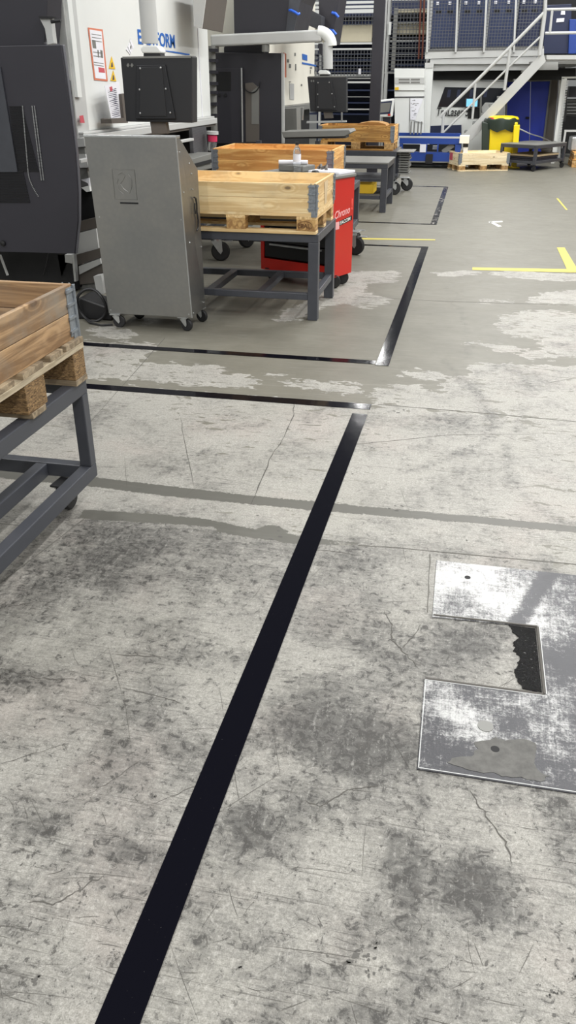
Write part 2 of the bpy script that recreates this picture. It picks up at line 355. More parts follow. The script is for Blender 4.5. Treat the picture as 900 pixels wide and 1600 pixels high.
def floor_mat():
    t = NT('worn_concrete_floor'); mm = t.math
    def att(n):
        a = t.new('ShaderNodeAttribute'); a.attribute_name = n; return a.outputs['Fac']
    A, G, Bd = att('coat'), att('grime'), att('band')
    sx = t.new('ShaderNodeSeparateXYZ'); t.link(t.tc.outputs['Object'], sx.inputs[0])
    nearf = t.step(sx.outputs['Y'], 2.9, 2.6)           # the older rough slab in front of the joint
    cloud = t.noise(2.3, 9, .66, dist=.5); cloud2 = t.noise(6.5, 8, .7, t.mapv(loc=(3, 5, 0)), .6)
    fine = t.noise(34, 9, .76, dist=.6); sm = t.noise(110, 6, .72, dist=.3); grit = t.noise(320, 3, .7)
    strk = t.noise(1., 6, .68, t.mapv((14, 90, 1), (0, 0, .35)), .4); strk2 = t.noise(1., 6, .68, t.mapv((90, 10, 1), (0, 0, .12)), .4)
    ctr = lambda v, k: mm('MULTIPLY', mm('SUBTRACT', v, .5), k)
    edge = t.noise(11, 9, .62, t.mapv((.8, 1.5, 1)), .3); edge2 = t.noise(42, 8, .75)
    e = mm('ADD', A, ctr(edge, .36)); ck = t.step(e, -.003, .003)
    inc = mm('ADD', t.noise(10, 5, .62, t.mapv((.8, 2.4, 1), (0, 0, .06), (5, 5, 0)), .5), ctr(t.noise(1.6, 3, .5, t.mapv(loc=(1, 6, 0))), .30))
    inc = mm('SUBTRACT', inc, mm('MULTIPLY', t.step(A, -.05, -.6), .045))
    ck = mm('MAXIMUM', ck, mm('MULTIPLY', t.step(inc, .605, .612), t.step(sx.outputs['Y'], 2.68, 2.74)))
    e2 = mm('ADD', Bd, mm('ADD', ctr(edge2, .05), ctr(edge, .03))); c2 = t.step(e2, -.002, .002); ck = mm('MAXIMUM', ck, c2)
    # soil amount
    soil = mm('ADD', mm('ADD', ctr(cloud, 1.5), ctr(cloud2, 1.0)), mm('ADD', ctr(fine, .8), ctr(strk, .7)))
    soil = mm('ADD', soil, mm('MULTIPLY', G, mm('MULTIPLY_ADD', fine, 2.4, -.35))); soil = mm('ADD', soil, mm('MULTIPLY_ADD', nearf, .16, -.06))
    base = t.mix(t.step(mm('ADD', mm('MULTIPLY', sm, .5), mm('MULTIPLY', grit, .5)), .36, .64), lin((152, 150, 142)), lin((208, 206, 198)))
    base = t.mix(mm('MULTIPLY', t.step(t.noise(1.7, 5, .6, t.mapv(loc=(4, 7, 0))), .5, .7), .22), base, lin((196, 178, 170)))
    base = t.mix(mm('MULTIPLY', t.step(t.noise(1.3, 5, .6, t.mapv(loc=(14, 3, 0))), .45, .7), .2), base, lin((166, 165, 152)))
    c = t.mix(mm('MULTIPLY', t.step(soil, -.20, .60), .80), base, lin((80, 79, 77)))
    # speckle, denser where soiled
    pk = mm('ADD', fine, mm('MULTIPLY', soil, .13)); pk = mm('ADD', pk, ctr(sm, .35))
    c = t.mix(mm('MULTIPLY', t.step(pk, .585, .635), mm('MULTIPLY_ADD', nearf, .34, .38)), c, lin((66, 64, 61)))
    pk2 = mm('ADD', t.noise(19, 5, .7, t.mapv((1, 1.6, 1), (0, 0, .3), (2, 8, 0)), .8), mm('MULTIPLY', soil, .08))
    c = t.mix(mm('MULTIPLY', t.step(pk2, .665, .685), .6), c, lin((94, 91, 86)))
    # rubbed light grain
    lt = mm('ADD', mm('MULTIPLY', strk2, .5), mm('MULTIPLY', sm, .5))
    c = t.mix(mm('MULTIPLY', t.step(lt, .54, .62), .34), c, lin((222, 220, 213)))
    for rot, sc, th_, k in ((.35, (3, 170, 1), .64, .55), (-.5, (4, 200, 1), .65, .5), (1.4, (4, 190, 1), .66, .45), (.02, (2.5, 230, 1), .645, .5)):
        c = t.mix(mm('MULTIPLY', t.step(t.noise(1., 3, .6, t.mapv(sc, (0, 0, rot)), .1), th_, th_+.025), k), c, lin((84, 81, 76)))
    # smooth grey coating
    n2 = t.noise(3, 6, .65); sc2 = t.noise(1., 5, .7, t.mapv((3, 50, 1), (0, 0, .25)), .3)
    g = t.mix(n2, lin((112, 109, 99)), lin((144, 141, 129)))
    g = t.mix(mm('MULTIPLY', t.step(sc2, .5, .72), .34), g, lin((172, 169, 160)))
    g = t.mix(mm('MULTIPLY', t.step(mm('ADD', G, ctr(cloud2, 1.2)), .05, .6), .45), g, lin((84, 82, 76)))
    g = t.mix(mm('MULTIPLY', t.step(fine, .62, .68), .3), g, lin((84, 82, 76)))
    g = t.mix(mm('MULTIPLY', c2, .75), g, lin((98, 97, 92)))
    rim = mm('MULTIPLY', t.step(e, -.03, -.003), mm('SUBTRACT', 1., ck))
    c = t.mix(mm('MULTIPLY', rim, .22), c, lin((226, 224, 218)))
    c = t.mix(1., c, (.585, .58, .575), 'MULTIPLY'); g = t.mix(1., g, (.68, .68, .67), 'MULTIPLY'); c = t.mix(mm('SUBTRACT', 1., nearf), c, t.mix(1., c, (1.13, 1.13, 1.13), 'MULTIPLY'))
    c = t.mix(ck, c, g); t.col(c)
    r = mm('MULTIPLY_ADD', fine, .35, .34); rc = mm('MULTIPLY_ADD', cloud2, .2, .36)
    mr = t.new('ShaderNodeMix', data_type='FLOAT'); t.link(ck, mr.inputs[0]); t.link(r, mr.inputs[2]); t.link(rc, mr.inputs[3]); t.rough(mr.outputs[0])
    h = mm('ADD', mm('MULTIPLY', mm('ADD', mm('MULTIPLY', fine, .6), mm('MULTIPLY', sm, .5)), mm('SUBTRACT', 1., ck)), mm('MULTIPLY', ck, .9))
    h = mm('ADD', h, mm('MULTIPLY', cloud2, .25))
    t.bump(h, .5, .003); t.b.inputs['Specular IOR Level'].default_value = .38
    return t.m
M['floor'] = floor_mat()
nx, ny = len(gx), len(gy)
me = bpy.data.meshes.new('floor'); vs = np.stack([px_, py_, np.zeros_like(px_)], 1)
idx = (np.arange(ny-1)[:, None]*nx+np.arange(nx-1)[None, :]).ravel()
fc = np.stack([idx, idx+1, idx+nx+1, idx+nx], 1)
me.from_pydata(vs.tolist(), [], fc.tolist()); me.update()
for nme, arr in (('coat', coat), ('band', np.clip(band, -.3, .3)), ('grime', np.clip(grime, 0, 1.2))):
    a = me.attributes.new(nme, 'FLOAT', 'POINT'); a.data.foreach_set('value', arr.astype(np.float32))
me.materials.append(M['floor']); fl = bpy.data.objects.new('floor', me); C.objects.link(fl); struct(fl)
struct(B().box(-12, 14, -18, 36, -.2, -.03).build('floor', 'wall'))

# cracks, saw-cut joints, scratches, chips: thin dark marks lying on the floor
M['crack'] = simple('dark_crack', (78, 75, 70), .8, 0, .2, 40)
M['chipdark'] = simple('dark_floor_chip', (84, 82, 78), .7, 0, .3, 60)
M['joint'] = simple('floor_joint', (96, 94, 88), .8, 0, .2, 30)
rnd = random.Random(3)
def ribbon(mb, pts, w_, z=.0009, jag=.0, sub=6, taper=True):
    pp = []
    for i in range(len(pts)-1):
        a, b = Vector(pts[i]), Vector(pts[i+1])
        for k in range(sub): pp.append(a.lerp(b, k/sub)+Vector((rnd.uniform(-jag, jag), rnd.uniform(-jag, jag), 0)))
    pp.append(Vector(pts[-1])); n = len(pp); L = []; R = []
    for i, p in enumerate(pp):
        d = (pp[min(i+1, n-1)]-pp[max(i-1, 0)]); d.z = 0; d = d.normalized() if d.length > 0 else Vector((1, 0, 0)); s_ = Vector((-d.y, d.x, 0))
        ww = w_*(rnd.uniform(.35, 1.2) if jag else 1)*(min(1, .25+min(i, n-1-i)/3) if taper else 1)
        L.append(Vector((p.x, p.y, z))+s_*ww/2); R.append(Vector((p.x, p.y, z))-s_*ww/2)
    mb.add(L+R, [(i, i+1, n+i+1, n+i) for i in range(n-1)])
def W(pts): return [P(x, y) for x, y in pts]
cr = B()
for pts, ww in [([(460,628),(458,650),(440,690),(425,710),(400,770),(390,790)], .005), ([(280,645),(290,700),(305,765)], .003), ([(600,955),(612,975),(612,1000),(632,1020),(655,1045)], .004),
                ([(660,975),(640,1000),(625,1015)], .003), ([(735,1235),(760,1275),(790,1315),(800,1350)], .004), ([(0,1045),(60,1060),(120,1062)], .004), ([(0,1195),(60,1175),(110,1160)], .002),
                ([(190,1075),(240,1085),(285,1100)], .003), ([(45,1410),(90,1412),(125,1390),(165,1365)], .003), ([(470,1250),(500,1260),(545,1235),(600,1225)], .003), ([(0,950),(30,945),(60,940)], .003),
                ([(560,868),(520,862),(470,858)], .003), ([(140,1240),(190,1210),(230,1180)], .002), ([(500,700),(600,690),(700,680),(840,678)], .003), ([(180,1022),(250,1027)], .004),
                ([(350,1220),(300,1230),(230,1260)], .002), ([(850,600),(900,590)], .004)]: ribbon(cr, W(pts), ww, jag=.004)
cr.build('floor', 'crack')['kind'] = 'structure'
jt = B()
for pts, ww in [([(590,632),(760,646),(930,662)], .007), ([(-60,812),(60,824)], .004), ([(560,852),(620,856),(940,886)], .008), ([(258,528),(130,672)], .006), ([(130,812),(0,912)], .006),
                ([(560,464),(700,471),(930,478)], .008), ([(620,290),(930,284)], .01), ([(560,296),(700,296)], .01), ([(672,866),(668,957)], .004)]:
    ribbon(jt, W(pts), ww, z=.0011, jag=.0015, taper=False)
jt.build('floor', 'joint')['kind'] = 'structure'
sc_ = B()
for _ in range(230):
    x, y = rnd.uniform(-80, 980), 660+(rnd.random()**.8)*940
    a = rnd.choice([.12, .12, .12, 1.2, 1.35, -.5, .3, -.9])+rnd.gauss(0, .12); L = rnd.uniform(20, 120)*(.4+y/1600)*(rnd.random()**1.5+.15)
    q = (x+L*math.cos(a), y+L*math.sin(a)); m_ = ((x+q[0])/2+rnd.uniform(-3, 3), (y+q[1])/2+rnd.uniform(-2, 2))
    if y > 1590 or q[1] > 1640: continue
    ribbon(sc_, W([(x, y), m_, q]), rnd.uniform(.0006, .0014), z=.0007, sub=3)
sc_.build('floor', 'crack')['kind'] = 'structure'
ch_ = B()
def chip(x, y, r, el=1., ang=0., z=.0008):
    c = P(x, y); n = 11; pts = []
    for k in range(n):
        t = 2*math.pi*k/n; rr = r*rnd.uniform(.45, 1.25); u, v = rr*math.cos(t)*el, rr*math.sin(t)
        pts.append((c.x+u*math.cos(ang)-v*math.sin(ang), c.y+u*math.sin(ang)+v*math.cos(ang), z))
    ch_.add(pts, [tuple(range(n))])
for _ in range(520):
    y = 650+(rnd.random()**.7)*950; chip(rnd.uniform(-20, 920), y, (.001+.0035*rnd.random()**4), rnd.uniform(1, 2.6), rnd.uniform(0, 3.1))
for x, y, r, el, a in [(95,1025,.010,2.5,-.2),(58,1530,.012,2,.6),(52,1352,.006,2,1),(375,1512,.007,1.5,0),(570,1495,.016,2.2,.7),(585,1478,.012,2.5,.7),(545,1505,.008,4,.2),(800,1388,.02,1.5,.5),(735,1345,.016,1.2,0),
                       (705,1372,.012,2,0),(860,1555,.012,1.3,0),(878,1550,.009,1,0),(895,1528,.010,1.4,1),(845,1540,.006,1,0),(580,1520,.012,1,0),(545,1589,.012,1,1.5),(10,1415,.012,2,.6),(250,1095,.006,2,0),(330,905,.005,3,.2),
                       (425,826,.03,2.2,-.1),(630,640,.02,2,0),(525,708,.012,2,.5),(548,737,.012,2.4,.2),(620,795,.014,2.6,-.3),(365,648,.014,2.5,.5),(580,700,.012,3,.3),(765,893,.012,1.2,0)]: 
    for _k in range(5): chip(x+rnd.gauss(0, r*500), y+rnd.gauss(0, r*260), r*rnd.uniform(.12, .42), el*.7, a)
ch_.build('floor', 'chipdark')['kind'] = 'structure'

# floor tapes
def strip(name, quad, mat, label, cat, group=None, z=.0022, t=.0014, seg_n=1):
    mb = B(); q = [Vector((a[0], a[1], z-t)) for a in quad]; mb.prism(q, (0, 0, t))
    o = mb.build(name, mat); return tag(o, label, cat, group)
strip('floor_tape', [(-.555, .35), (-.470, .35), (-.428, 4.12), (-.512, 4.12)], 'tape', 'long glossy black floor tape running away through the foreground', 'floor tape', z=.0032)
strip('floor_tape', [(-3.6, 4.20), (-.425, 4.20), (-.425, 4.285), (-3.6, 4.275)], 'tape', 'black crosswise floor tape meeting the head of the long foreground tape', 'floor tape', z=.0026)
strip('floor_tape', [(-3.6, 5.02), (-.49, 5.02), (-.49, 5.095), (-3.6, 5.095)], 'tape', 'black crosswise floor tape just in front of the galvanised cabinet', 'floor tape', z=.0026)
strip('floor_tape', [(-.485, 5.0), (-.400, 5.0), (-.388, 9.33), (-.462, 9.33)], 'tape', 'black floor tape with glints running along the aisle beside the work table', 'floor tape', z=.0032)
strip('floor_tape', [(-3.2, 9.28), (-.39, 9.28), (-.39, 9.35), (-3.2, 9.35)], 'tape', 'thin black crosswise tape behind the red tool trolley', 'floor tape', z=.0026)
strip('floor_tape', [(-3.2, 10.95), (-.39, 10.95), (-.39, 11.02), (-3.2, 11.02)], 'tape', 'thin black crosswise tape at the near end of the farthest taped bay', 'floor tape', z=.0026)
strip('floor_tape', [(-.455, 10.95), (-.375, 10.95), (-.375, 15.3), (-.45, 15.3)], 'tape_worn', 'scuffed black tape broken by worn grey patches, farthest along the aisle', 'floor tape', z=.0032)
strip('floor_tape', [(-3.2, 15.25), (-.39, 15.25), (-.39, 15.33), (-3.2, 15.33)], 'tape', 'thin black crosswise tape closing the far end of the farthest bay', 'floor tape', z=.0026)
# yellow and white markings
strip('yellow_floor_line', [(P(738,418).x, P(738,418).y), (P(738,422).x, P(738,422).y), (P(897,426).x, P(897,426).y), (P(897,421).x, P(897,421).y)], 'yellow_line', 'yellow floor line running crosswise from the aisle', 'floor line')
strip('yellow_floor_line', [(P(870,387).x, P(870,387).y), (P(882,387).x, P(882,387).y), (P(905,426).x, P(905,426).y), (P(888,426).x, P(888,426).y)], 'yellow_line', 'short yellow floor line pointing down the aisle at the right edge', 'floor line', z=.003)
strip('yellow_floor_line', [(P(560,372).x, P(560,372).y), (P(560,374.2).x, P(560,374.2).y), (P(680,375.6).x, P(680,375.6).y), (P(680,374.2).x, P(680,374.2).y)], 'yellow_line', 'faint thin yellow floor line beyond the red trolley', 'floor line')
strip('yellow_floor_line', [(P(869,310).x, P(869,310).y), (P(872,310).x, P(872,310).y), (P(887,328).x, P(887,328).y), (P(884,328).x, P(884,328).y)], 'yellow_line', 'short faded yellow dash far along the aisle on the right', 'floor line')
vm = B(); z_ = .002
for q in [[(763.5,346.2),(785,345.2),(785.5,347.2),(764,348)], [(763.5,346.6),(769,346.6),(784,353.8),(778.5,354.8)]]: vm.prism([Vector((P(*a).x, P(*a).y, .0006)) for a in q], (0, 0, .0014))
tag(vm.build('floor_arrow_mark', 'white_line'), 'small white angle-shaped floor mark in the aisle', 'floor mark')

# steel plate with notch
def plate_mat():
    t = NT('worn_steel_plate'); mm = t.math
    n = t.noise(26, 9, .76, dist=.6); gr = t.noise(190, 5, .72); s_ = t.noise(1., 6, .7, t.mapv((10, 110, 1)), .3); s3 = t.noise(1., 6, .7, t.mapv((120, 9, 1)), .3); b = t.noise(3.4, 6, .62, t.mapv((1, 1, 1), loc=(3.3, 1.2, 0)))
    x = t.new('ShaderNodeSeparateXYZ'); t.link(t.tc.outputs['Object'], x.inputs[0]); X, Y = x.outputs['X'], x.outputs['Y']
    up = mm('MULTIPLY', t.step(Y, -.56, -.34), t.step(X, -.05, -.30))      # whitish zone beyond the notch, lamp glare painted in
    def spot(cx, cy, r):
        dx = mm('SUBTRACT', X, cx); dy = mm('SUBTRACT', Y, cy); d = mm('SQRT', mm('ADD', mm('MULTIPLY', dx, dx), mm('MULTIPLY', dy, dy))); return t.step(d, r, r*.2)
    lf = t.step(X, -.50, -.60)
    sp = mm('ADD', mm('ADD', spot(-.44, -.90, .12), mm('MULTIPLY', spot(-.49, -.82, .08), .8)), mm('MULTIPLY', mm('ADD', lf, spot(.05, -.5, .3)), .4))  # lamp glare near the plug painted as lighter patches
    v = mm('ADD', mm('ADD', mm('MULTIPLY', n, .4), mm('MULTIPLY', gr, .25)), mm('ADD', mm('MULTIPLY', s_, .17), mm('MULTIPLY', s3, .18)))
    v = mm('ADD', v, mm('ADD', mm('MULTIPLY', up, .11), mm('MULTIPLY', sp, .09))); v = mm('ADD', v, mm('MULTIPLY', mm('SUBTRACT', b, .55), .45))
    a_, b_ = P(865, 885)-Vector((.6, 2.66, 0)), P(812, 968)-Vector((.6, 2.66, 0)); dx_, dy_ = b_.x-a_.x, b_.y-a_.y; L_ = math.hypot(dx_, dy_)
    dl = mm('ABSOLUTE', mm('ADD', mm('MULTIPLY', mm('SUBTRACT', X, a_.x), -dy_/L_), mm('MULTIPLY', mm('SUBTRACT', Y, a_.y), dx_/L_)))
    v = mm('SUBTRACT', v, mm('MULTIPLY', mm('MULTIPLY', t.step(dl, .045, .01), t.step(Y, -.42, -.34)), .14))
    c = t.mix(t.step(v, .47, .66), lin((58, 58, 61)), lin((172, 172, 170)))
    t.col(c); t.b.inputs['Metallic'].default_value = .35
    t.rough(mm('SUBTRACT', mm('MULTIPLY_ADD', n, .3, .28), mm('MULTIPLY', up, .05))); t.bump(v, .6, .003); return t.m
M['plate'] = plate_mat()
pr_ = thing('floor_plate', (.6, 2.66, 0), 'worn steel plate set in the concrete with a notch cut in its left side', 'floor plate')
Xl, Xr = .012, 1.6
outline = [(Xl, 1.585), (Xr, 1.585), (Xr, 2.66), (Xl, 2.66), (Xl+.004, 2.285), (.362, 2.30), (.362, 1.958), (Xl-.003, 1.958)]
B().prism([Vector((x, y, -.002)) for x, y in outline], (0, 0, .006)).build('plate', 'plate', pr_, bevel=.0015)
rim = B()
for a, b in [((.362, 2.30), (.362, 1.958)), ((Xl, 1.958), (.362, 1.958)), ((.02, 2.298), (.362, 2.302))]: rim.bar((*a, .003), (*b, .003), .007, .006)
rim.build('notch_edge', 'crack', pr_)
rim = B()
for a, b in [((.016, 1.59), (1.0, 1.59)), ((.016, 1.59), (.014, 1.955)), ((.016, 1.952), (.36, 1.952)), ((.018, 2.303), (.36, 2.306)), ((.368, 1.96), (.368, 2.30))]: rim.bar((*a, .0045), (*b, .0045), .0022, .001)
rim.build('worn_edge', 'grey_paint', pr_)
rb = B()
for x, y, r in ((.13, 2.56, .011), (.215, 1.70, .012)): rb.cyl((x, y, .003), (x, y, .0052), r, n=14)
rb.build('plug_hole', 'deep', pr_)
B().cyl((.19, 1.785, .003), (.19, 1.785, .0056), .022, n=20).build('plug', 'mid_grey', pr_)
smr = B(); pts = [P(x, y, .0042) for x, y in ((700,1192),(712,1184),(735,1182),(745,1168),(742,1160),(775,1152),(790,1158),(810,1154),(835,1160),(838,1178),(832,1190),(842,1206),(858,1212),(845,1222),(815,1214),(790,1214),(770,1208),(745,1206),(722,1200))]
smr.prism([p.lerp(pts[(i+1)%len(pts)], f_)+Vector((rnd.uniform(-.004,.004), rnd.uniform(-.004,.004), 0)) for i, p in enumerate(pts) for f_ in (0, .33, .66)], (0, 0, .0008)); smr.build('concrete_smear', 'smear', pr_)
def oil_mat():
    t = NT('black_oily_debris'); n = t.noise(70, 5, .7); t.col(t.mix(t.step(n, .6, .68), (.006, .006, .006), (.12, .12, .115))); t.rough(.18); t.b.inputs['Specular IOR Level'].default_value = .25; t.bump(n, 1., .012); return t.m
M['oil'] = oil_mat()
ob = B(); pts = [(.355, 1.965), (.355, 2.292), (.268, 2.292)]
for k in range(44): pts.append((.288+.008*math.sin(k*.33)+.004*math.sin(k*.9+1)+rnd.uniform(-.004, .004)-.02*(k < 8)*(8-k)/8, 2.290-(k+1)*.0072))
ob.prism([Vector((x, y, .0006)) for x, y in pts], (0, 0, .002))
tag(ob.build('oily_debris', 'oil'), 'black oily grime filling the end of the steel plate notch', 'debris')

# ================================================================ COMMON BUILDERS
def caster(parent, x, y, r, ztop, yaw=0., metal='zinc', wheel_mat='rubber', brake=False):
    d = Vector((math.cos(yaw), math.sin(yaw), 0)); a = Vector((-d.y, d.x, 0)); w_ = r*.55
    c = Vector((x, y, r)); top = Vector((x, y, ztop))-d*r*.45
    m = B(); R = Matrix((d, a, Zv)).transposed()
    m.obox(top-Vector((0, 0, .004)), r*1.7, r*1.5, .008, R); m.cyl(top-Vector((0, 0, .006)), top-Vector((0, 0, r*.45)), r*.5, r*.55)
    for s in (-1, 1):
        p = a*s*w_*.8; h0 = Vector((0, 0, ztop-r*.4))
        q = [Vector((top.x, top.y, 0))+h0-d*r*.55+p, Vector((top.x, top.y, 0))+h0+d*r*.6+p, c+d*r*.2+p+Vector((0, 0, .05*r)), c+p-Vector((0, 0, r*.25)), c-d*r*.25+p]
        m.prism(q, a*s*.003)
    if brake: m.obox(c+Vector((0, 0, r*1.0))+d*r*.9, r*.9, w_*1.1, .006, R)
    o = m.build('caster', metal, parent)
    wl = B(); wl.lathe(c-a*w_*.5, [(0, 0), (r*.86, 0), (r, w_*.22), (r, w_*.78), (r*.86, w_), (0, w_)], 24, a); wl.cyl(c-a*w_*.75, c+a*w_*.75, r*.16, n=10)
    wl.build('wheel', wheel_mat, o, smooth=True)
def pallet(x0, y0, z0, label, wx='wood_x', wy='wood_y', blk='wood_z', group=None, stamp=False, L=1.2, D=.8, hb=0., tight=True):
    t = thing('wooden_pallet', ((x0+L/2), (y0+D/2), z0), label, 'pallet', group); x1, y1 = x0+L, y0+D
    for i, (ya, wd) in enumerate(((0, .158), (.1605, .158), (.321, .158), (.4815, .158), (.642, .158)) if tight else ((0, .145), (.1725, .1), (.3275, .145), (.5275, .1), (.655, .145))): B().box(x0, x1, y0+ya*D/.8, y0+(ya+wd)*D/.8, z0+.122+hb, z0+.144+hb).build('top_board', wx, t, bevel=.0015)
    for xa in (0, L/2-.0725, L-.145): B().box(x0+xa, x0+xa+.145, y0+.001, y1-.001, z0+.1+hb, z0+.122+hb).build('cross_board', wy, t, bevel=.0015)
    for xa in (0, L/2-.0725, L-.145):
        for ya, wd in ((0, .1), (D/2-.0725, .145), (D-.1, .1)): B().box(x0+xa+.002, x0+xa+.143, y0+ya+.002, y0+ya+wd-.002, z0+.022, z0+.1+hb).build('block', blk, t, bevel=.003)
    for ya, wd in ((0, .1), (D/2-.05, .1), (D-.1, .1)): B().box(x0, x1, y0+ya, y0+ya+wd, z0, z0+.022).build('bottom_board', wx, t, bevel=.0015)
    if stamp:
        text('EPAL', .042, (x0+1.068, y0-.0005, z0+.045), (1, 0, 0), (0, 0, 1), 'stamp', t, 'brand_stamp', .0005, .0006)
        s = B(); pts = [Vector((x0+1.118+.056*math.cos(a), y0-.0005, z0+.06+.03*math.sin(a))) for a in [i*math.pi/12 for i in range(25)]]; s.tube(pts, .0012, 4); s.build('brand_stamp', 'stamp', t)
    return t
M['stamp'] = simple('burnt_stamp', (92, 60, 32), .8)
def hinge_mb(x, y, z0, z1, sx, sy, foot=.05, wd=.055):
    m = B(); t_ = .0025
    m.box(x, x-sx*wd, y+sy*t_, y, z0+.01, z1-.008); m.box(x+sx*t_, x, y-sy*wd, y, z0+.01, z1-.008)
    m.cyl((x+sx*.004, y+sy*.004, z0), (x+sx*.004, y+sy*.004, z1-.004), .007, n=8)
    for k in range(4):
        zz = z0+.03+k*(z1-z0-.05)/3; m.box(x-sx*.004, x-sx*(wd+.006), y+sy*.001, y+sy*.008, zz-.005, zz+.005); m.box(x+sx*.001, x+sx*.008, y-sy*.004, y-sy*(wd+.006), zz-.005, zz+.005)
        for q in (.2, .7): m.cyl((x-sx*wd*q, y, zz+.018), (x-sx*wd*q, y+sy*.005, zz+.018), .004, n=8)
    m.box(x+sx*.002, x-sx*.035, y+sy*.0045, y, z0-foot*.55, z0+.03); m.box(x+sx*.0045, x, y, y-sy*.035, z0-foot*.55, z0+.03)
    return m
def collar(x0, y0, z0, label, wx='wood_x', wy='wood_y', L=1.2, D=.8, h=.2, group=None, foot=.05, split=.5, cat='pallet collar'):
    x1, y1 = x0+L, y0+D; t = thing('pallet_collar', (x0+L/2, y0+D/2, z0), label, cat, group); th = .02
    zs = [(z0, z0+h*split-.001), (z0+h*split+.001, z0+h)]
    for za, zb in zs:
        B().box(x0, x1, y0, y0+th, za, zb).build('side_board', wx, t, bevel=.002); B().box(x0, x1, y1-th, y1, za, zb).build('side_board', wx, t, bevel=.002)
        B().box(x0, x0+th, y0+th+.001, y1-th-.001, za, zb).build('end_board', wy, t, bevel=.002); B().box(x1-th, x1, y0+th+.001, y1-th-.001, za, zb).build('end_board', wy, t, bevel=.002)
    for x, sx in ((x0, -1), (x1, 1)):
        for y, sy in ((y0, -1), (y1, 1)): hinge_mb(x, y, z0, z0+h, sx, sy, foot).build('corner_hinge', 'galv_hinge', t)
    return t
def screws(m, pts, nrm, r=.006, h=.004):
    for p in pts: p = Vector(p); m.cyl(p, p+Vector(nrm)*h, r, r*.8, n=8)
    return m

# ================================================================ NEAR LEFT TROLLEY
t = thing('steel_trolley', (-2.03, 2.2, 0), 'dark painted steel frame trolley on casters in the left foreground', 'trolley')
X1, X0, Y1, Y0 = -1.425, -2.72, 2.84, 1.62; s = .05
z_lo, z_hi = .165, .535
for z_, nm in ((z_lo, 'lower_frame'), (z_hi, 'top_frame')):
    m = B(); h_ = .06
    m.box(X1-s, X1, Y0, Y1, z_-h_/2, z_+h_/2); m.box(X0, X0+s, Y0, Y1, z_-h_/2, z_+h_/2)
    m.box(X0+s, X1-s, Y1-s, Y1, z_-h_/2, z_+h_/2); m.box(X0+s, X1-s, Y0, Y0+s, z_-h_/2, z_+h_/2); m.build(nm, 'steel_dark', t, bevel=.004)
for x in (X1-s, X0):
    for y in (Y1-s, Y0): B().box(x, x+s, y, y+s, z_lo+.03, z_hi-.03).build('post', 'steel_dark', t, bevel=.004)
B().box(X1-.25, X1-.20, Y0+s, Y1-s, z_lo-.03, z_lo+.028).build('inner_rail', 'steel_dark', t, bevel=.004)
B().box(X0+.20, X0+.25, Y0+s, Y1-s, z_lo-.03, z_lo+.028).build('inner_rail', 'steel_dark', t, bevel=.004)
for x in (X1-.11, X0+.11):
    for y in (Y1-.07, Y0+.1): caster(t, x, y, .052, z_lo-.03, 1.5, 'black', 'rubber')
pallet(-2.612, 1.99+.04, z_hi+.03, 'weathered wooden pallet with coarse chip blocks on the left foreground trolley', 'wood_grey_x', 'wood_grey_y', 'chip', hb=.028, tight=False)
collar(-2.63, 2.025, z_hi+.03+.172, 'weathered wooden pallet collar on the pallet in the left foreground', 'wood_old_x', 'wood_old_y', foot=.07)

# ================================================================ GALVANISED CABINET
t = thing('galvanised_cabinet', (-2.2, 5.66, 0), 'tall galvanised sheet cabinet on small casters standing before the crate table', 'cabinet')
ca, cb_, y0, y1, zb = -2.515, -1.875, 5.5, 5.83, .105
B().prism([(ca, y0, zb), (ca-.03, y0-.03, 1.285), (ca-.03, y0+.045, 1.285), (ca, y1-.02, 1.07), (ca, y1, zb)], (cb_-ca, 0, 0)).build('body', 'galv', t, bevel=.003)
m = B(); m.box(ca-.034, cb_-.026, y0-.033, y0+.048, 1.283, 1.298); m.build('top_flange', 'zinc', t, bevel=.002)  # brighter zinc stands in for light reflected off the top edge
m = B()
m.bar((cb_+.002, y0+.004, zb), (cb_-.028, y0-.028, 1.283), .006, .01)
screws(m, [(ca+.02, y0-.0, .13), (ca-.005+.02, y0-.015, .78), (cb_-.02, y0-.0, .13), (cb_-.03, y0-.014, .78)], (0, -1, 0), .006, .006)
screws(m, [(cb_, 5.54, .13), (cb_, 5.79, .15), (cb_-.003, 5.55, .62), (cb_, 5.8, .55), (cb_-.015, 5.52, .95), (cb_-.01, 5.70, .95), (cb_-.02, 5.5, 1.2), (cb_-.012, 5.66, 1.12), (cb_-.012, 5.70, 1.05)], (1, 0, 0), .005, .006)
m.build('rivets', 'zinc', t)
# stamped emblem: rectangle outline with a curled glyph and a slot
m = B(); ex, ez, ey = -2.30, 1.0, y0-.025
def emb(pts, r=.0016): m.tube([(ex+x, ey+(1.0-(ez+z))*.025, ez+z) for x, z in pts], r, 5)
emb([(-.07, .09), (.09, .09), (.09, -.10), (-.07, -.10), (-.07, .09)])
emb([(-.03, .055), (0, .07), (.02, .05), (0, .02), (-.02, 0), (.0, -.03), (.03, -.05)], .0015); emb([(.045, .06), (.065, .03), (.06, -.02), (.04, -.06)], .0015); emb([(-.03, .03), (-.045, 0), (-.03, -.045), (0, -.065)], .0015)
m.build('stamped_emblem', 'galv', t)
m = B(); m.box(-2.335, -2.205, ey-.001+.003, ey+.006, .872, .882); m.build('slot', 'deep', t)
m = B(); m.tube([(cb_+.002, 5.69, .90), (cb_+.004, 5.72, .89), (cb_+.004, 5.735, .85), (cb_+.004, 5.73, .80), (cb_+.004, 5.75, .74), (cb_+.004, 5.74, .69), (cb_+.004, 5.71, .675)], .006, 6)
m.tube([(cb_+.002, 5.70, .86), (cb_+.003, 5.69, .83), (cb_+.003, 5.7, .79)], .005, 6); m.build('handle', 'black', t, smooth=True)
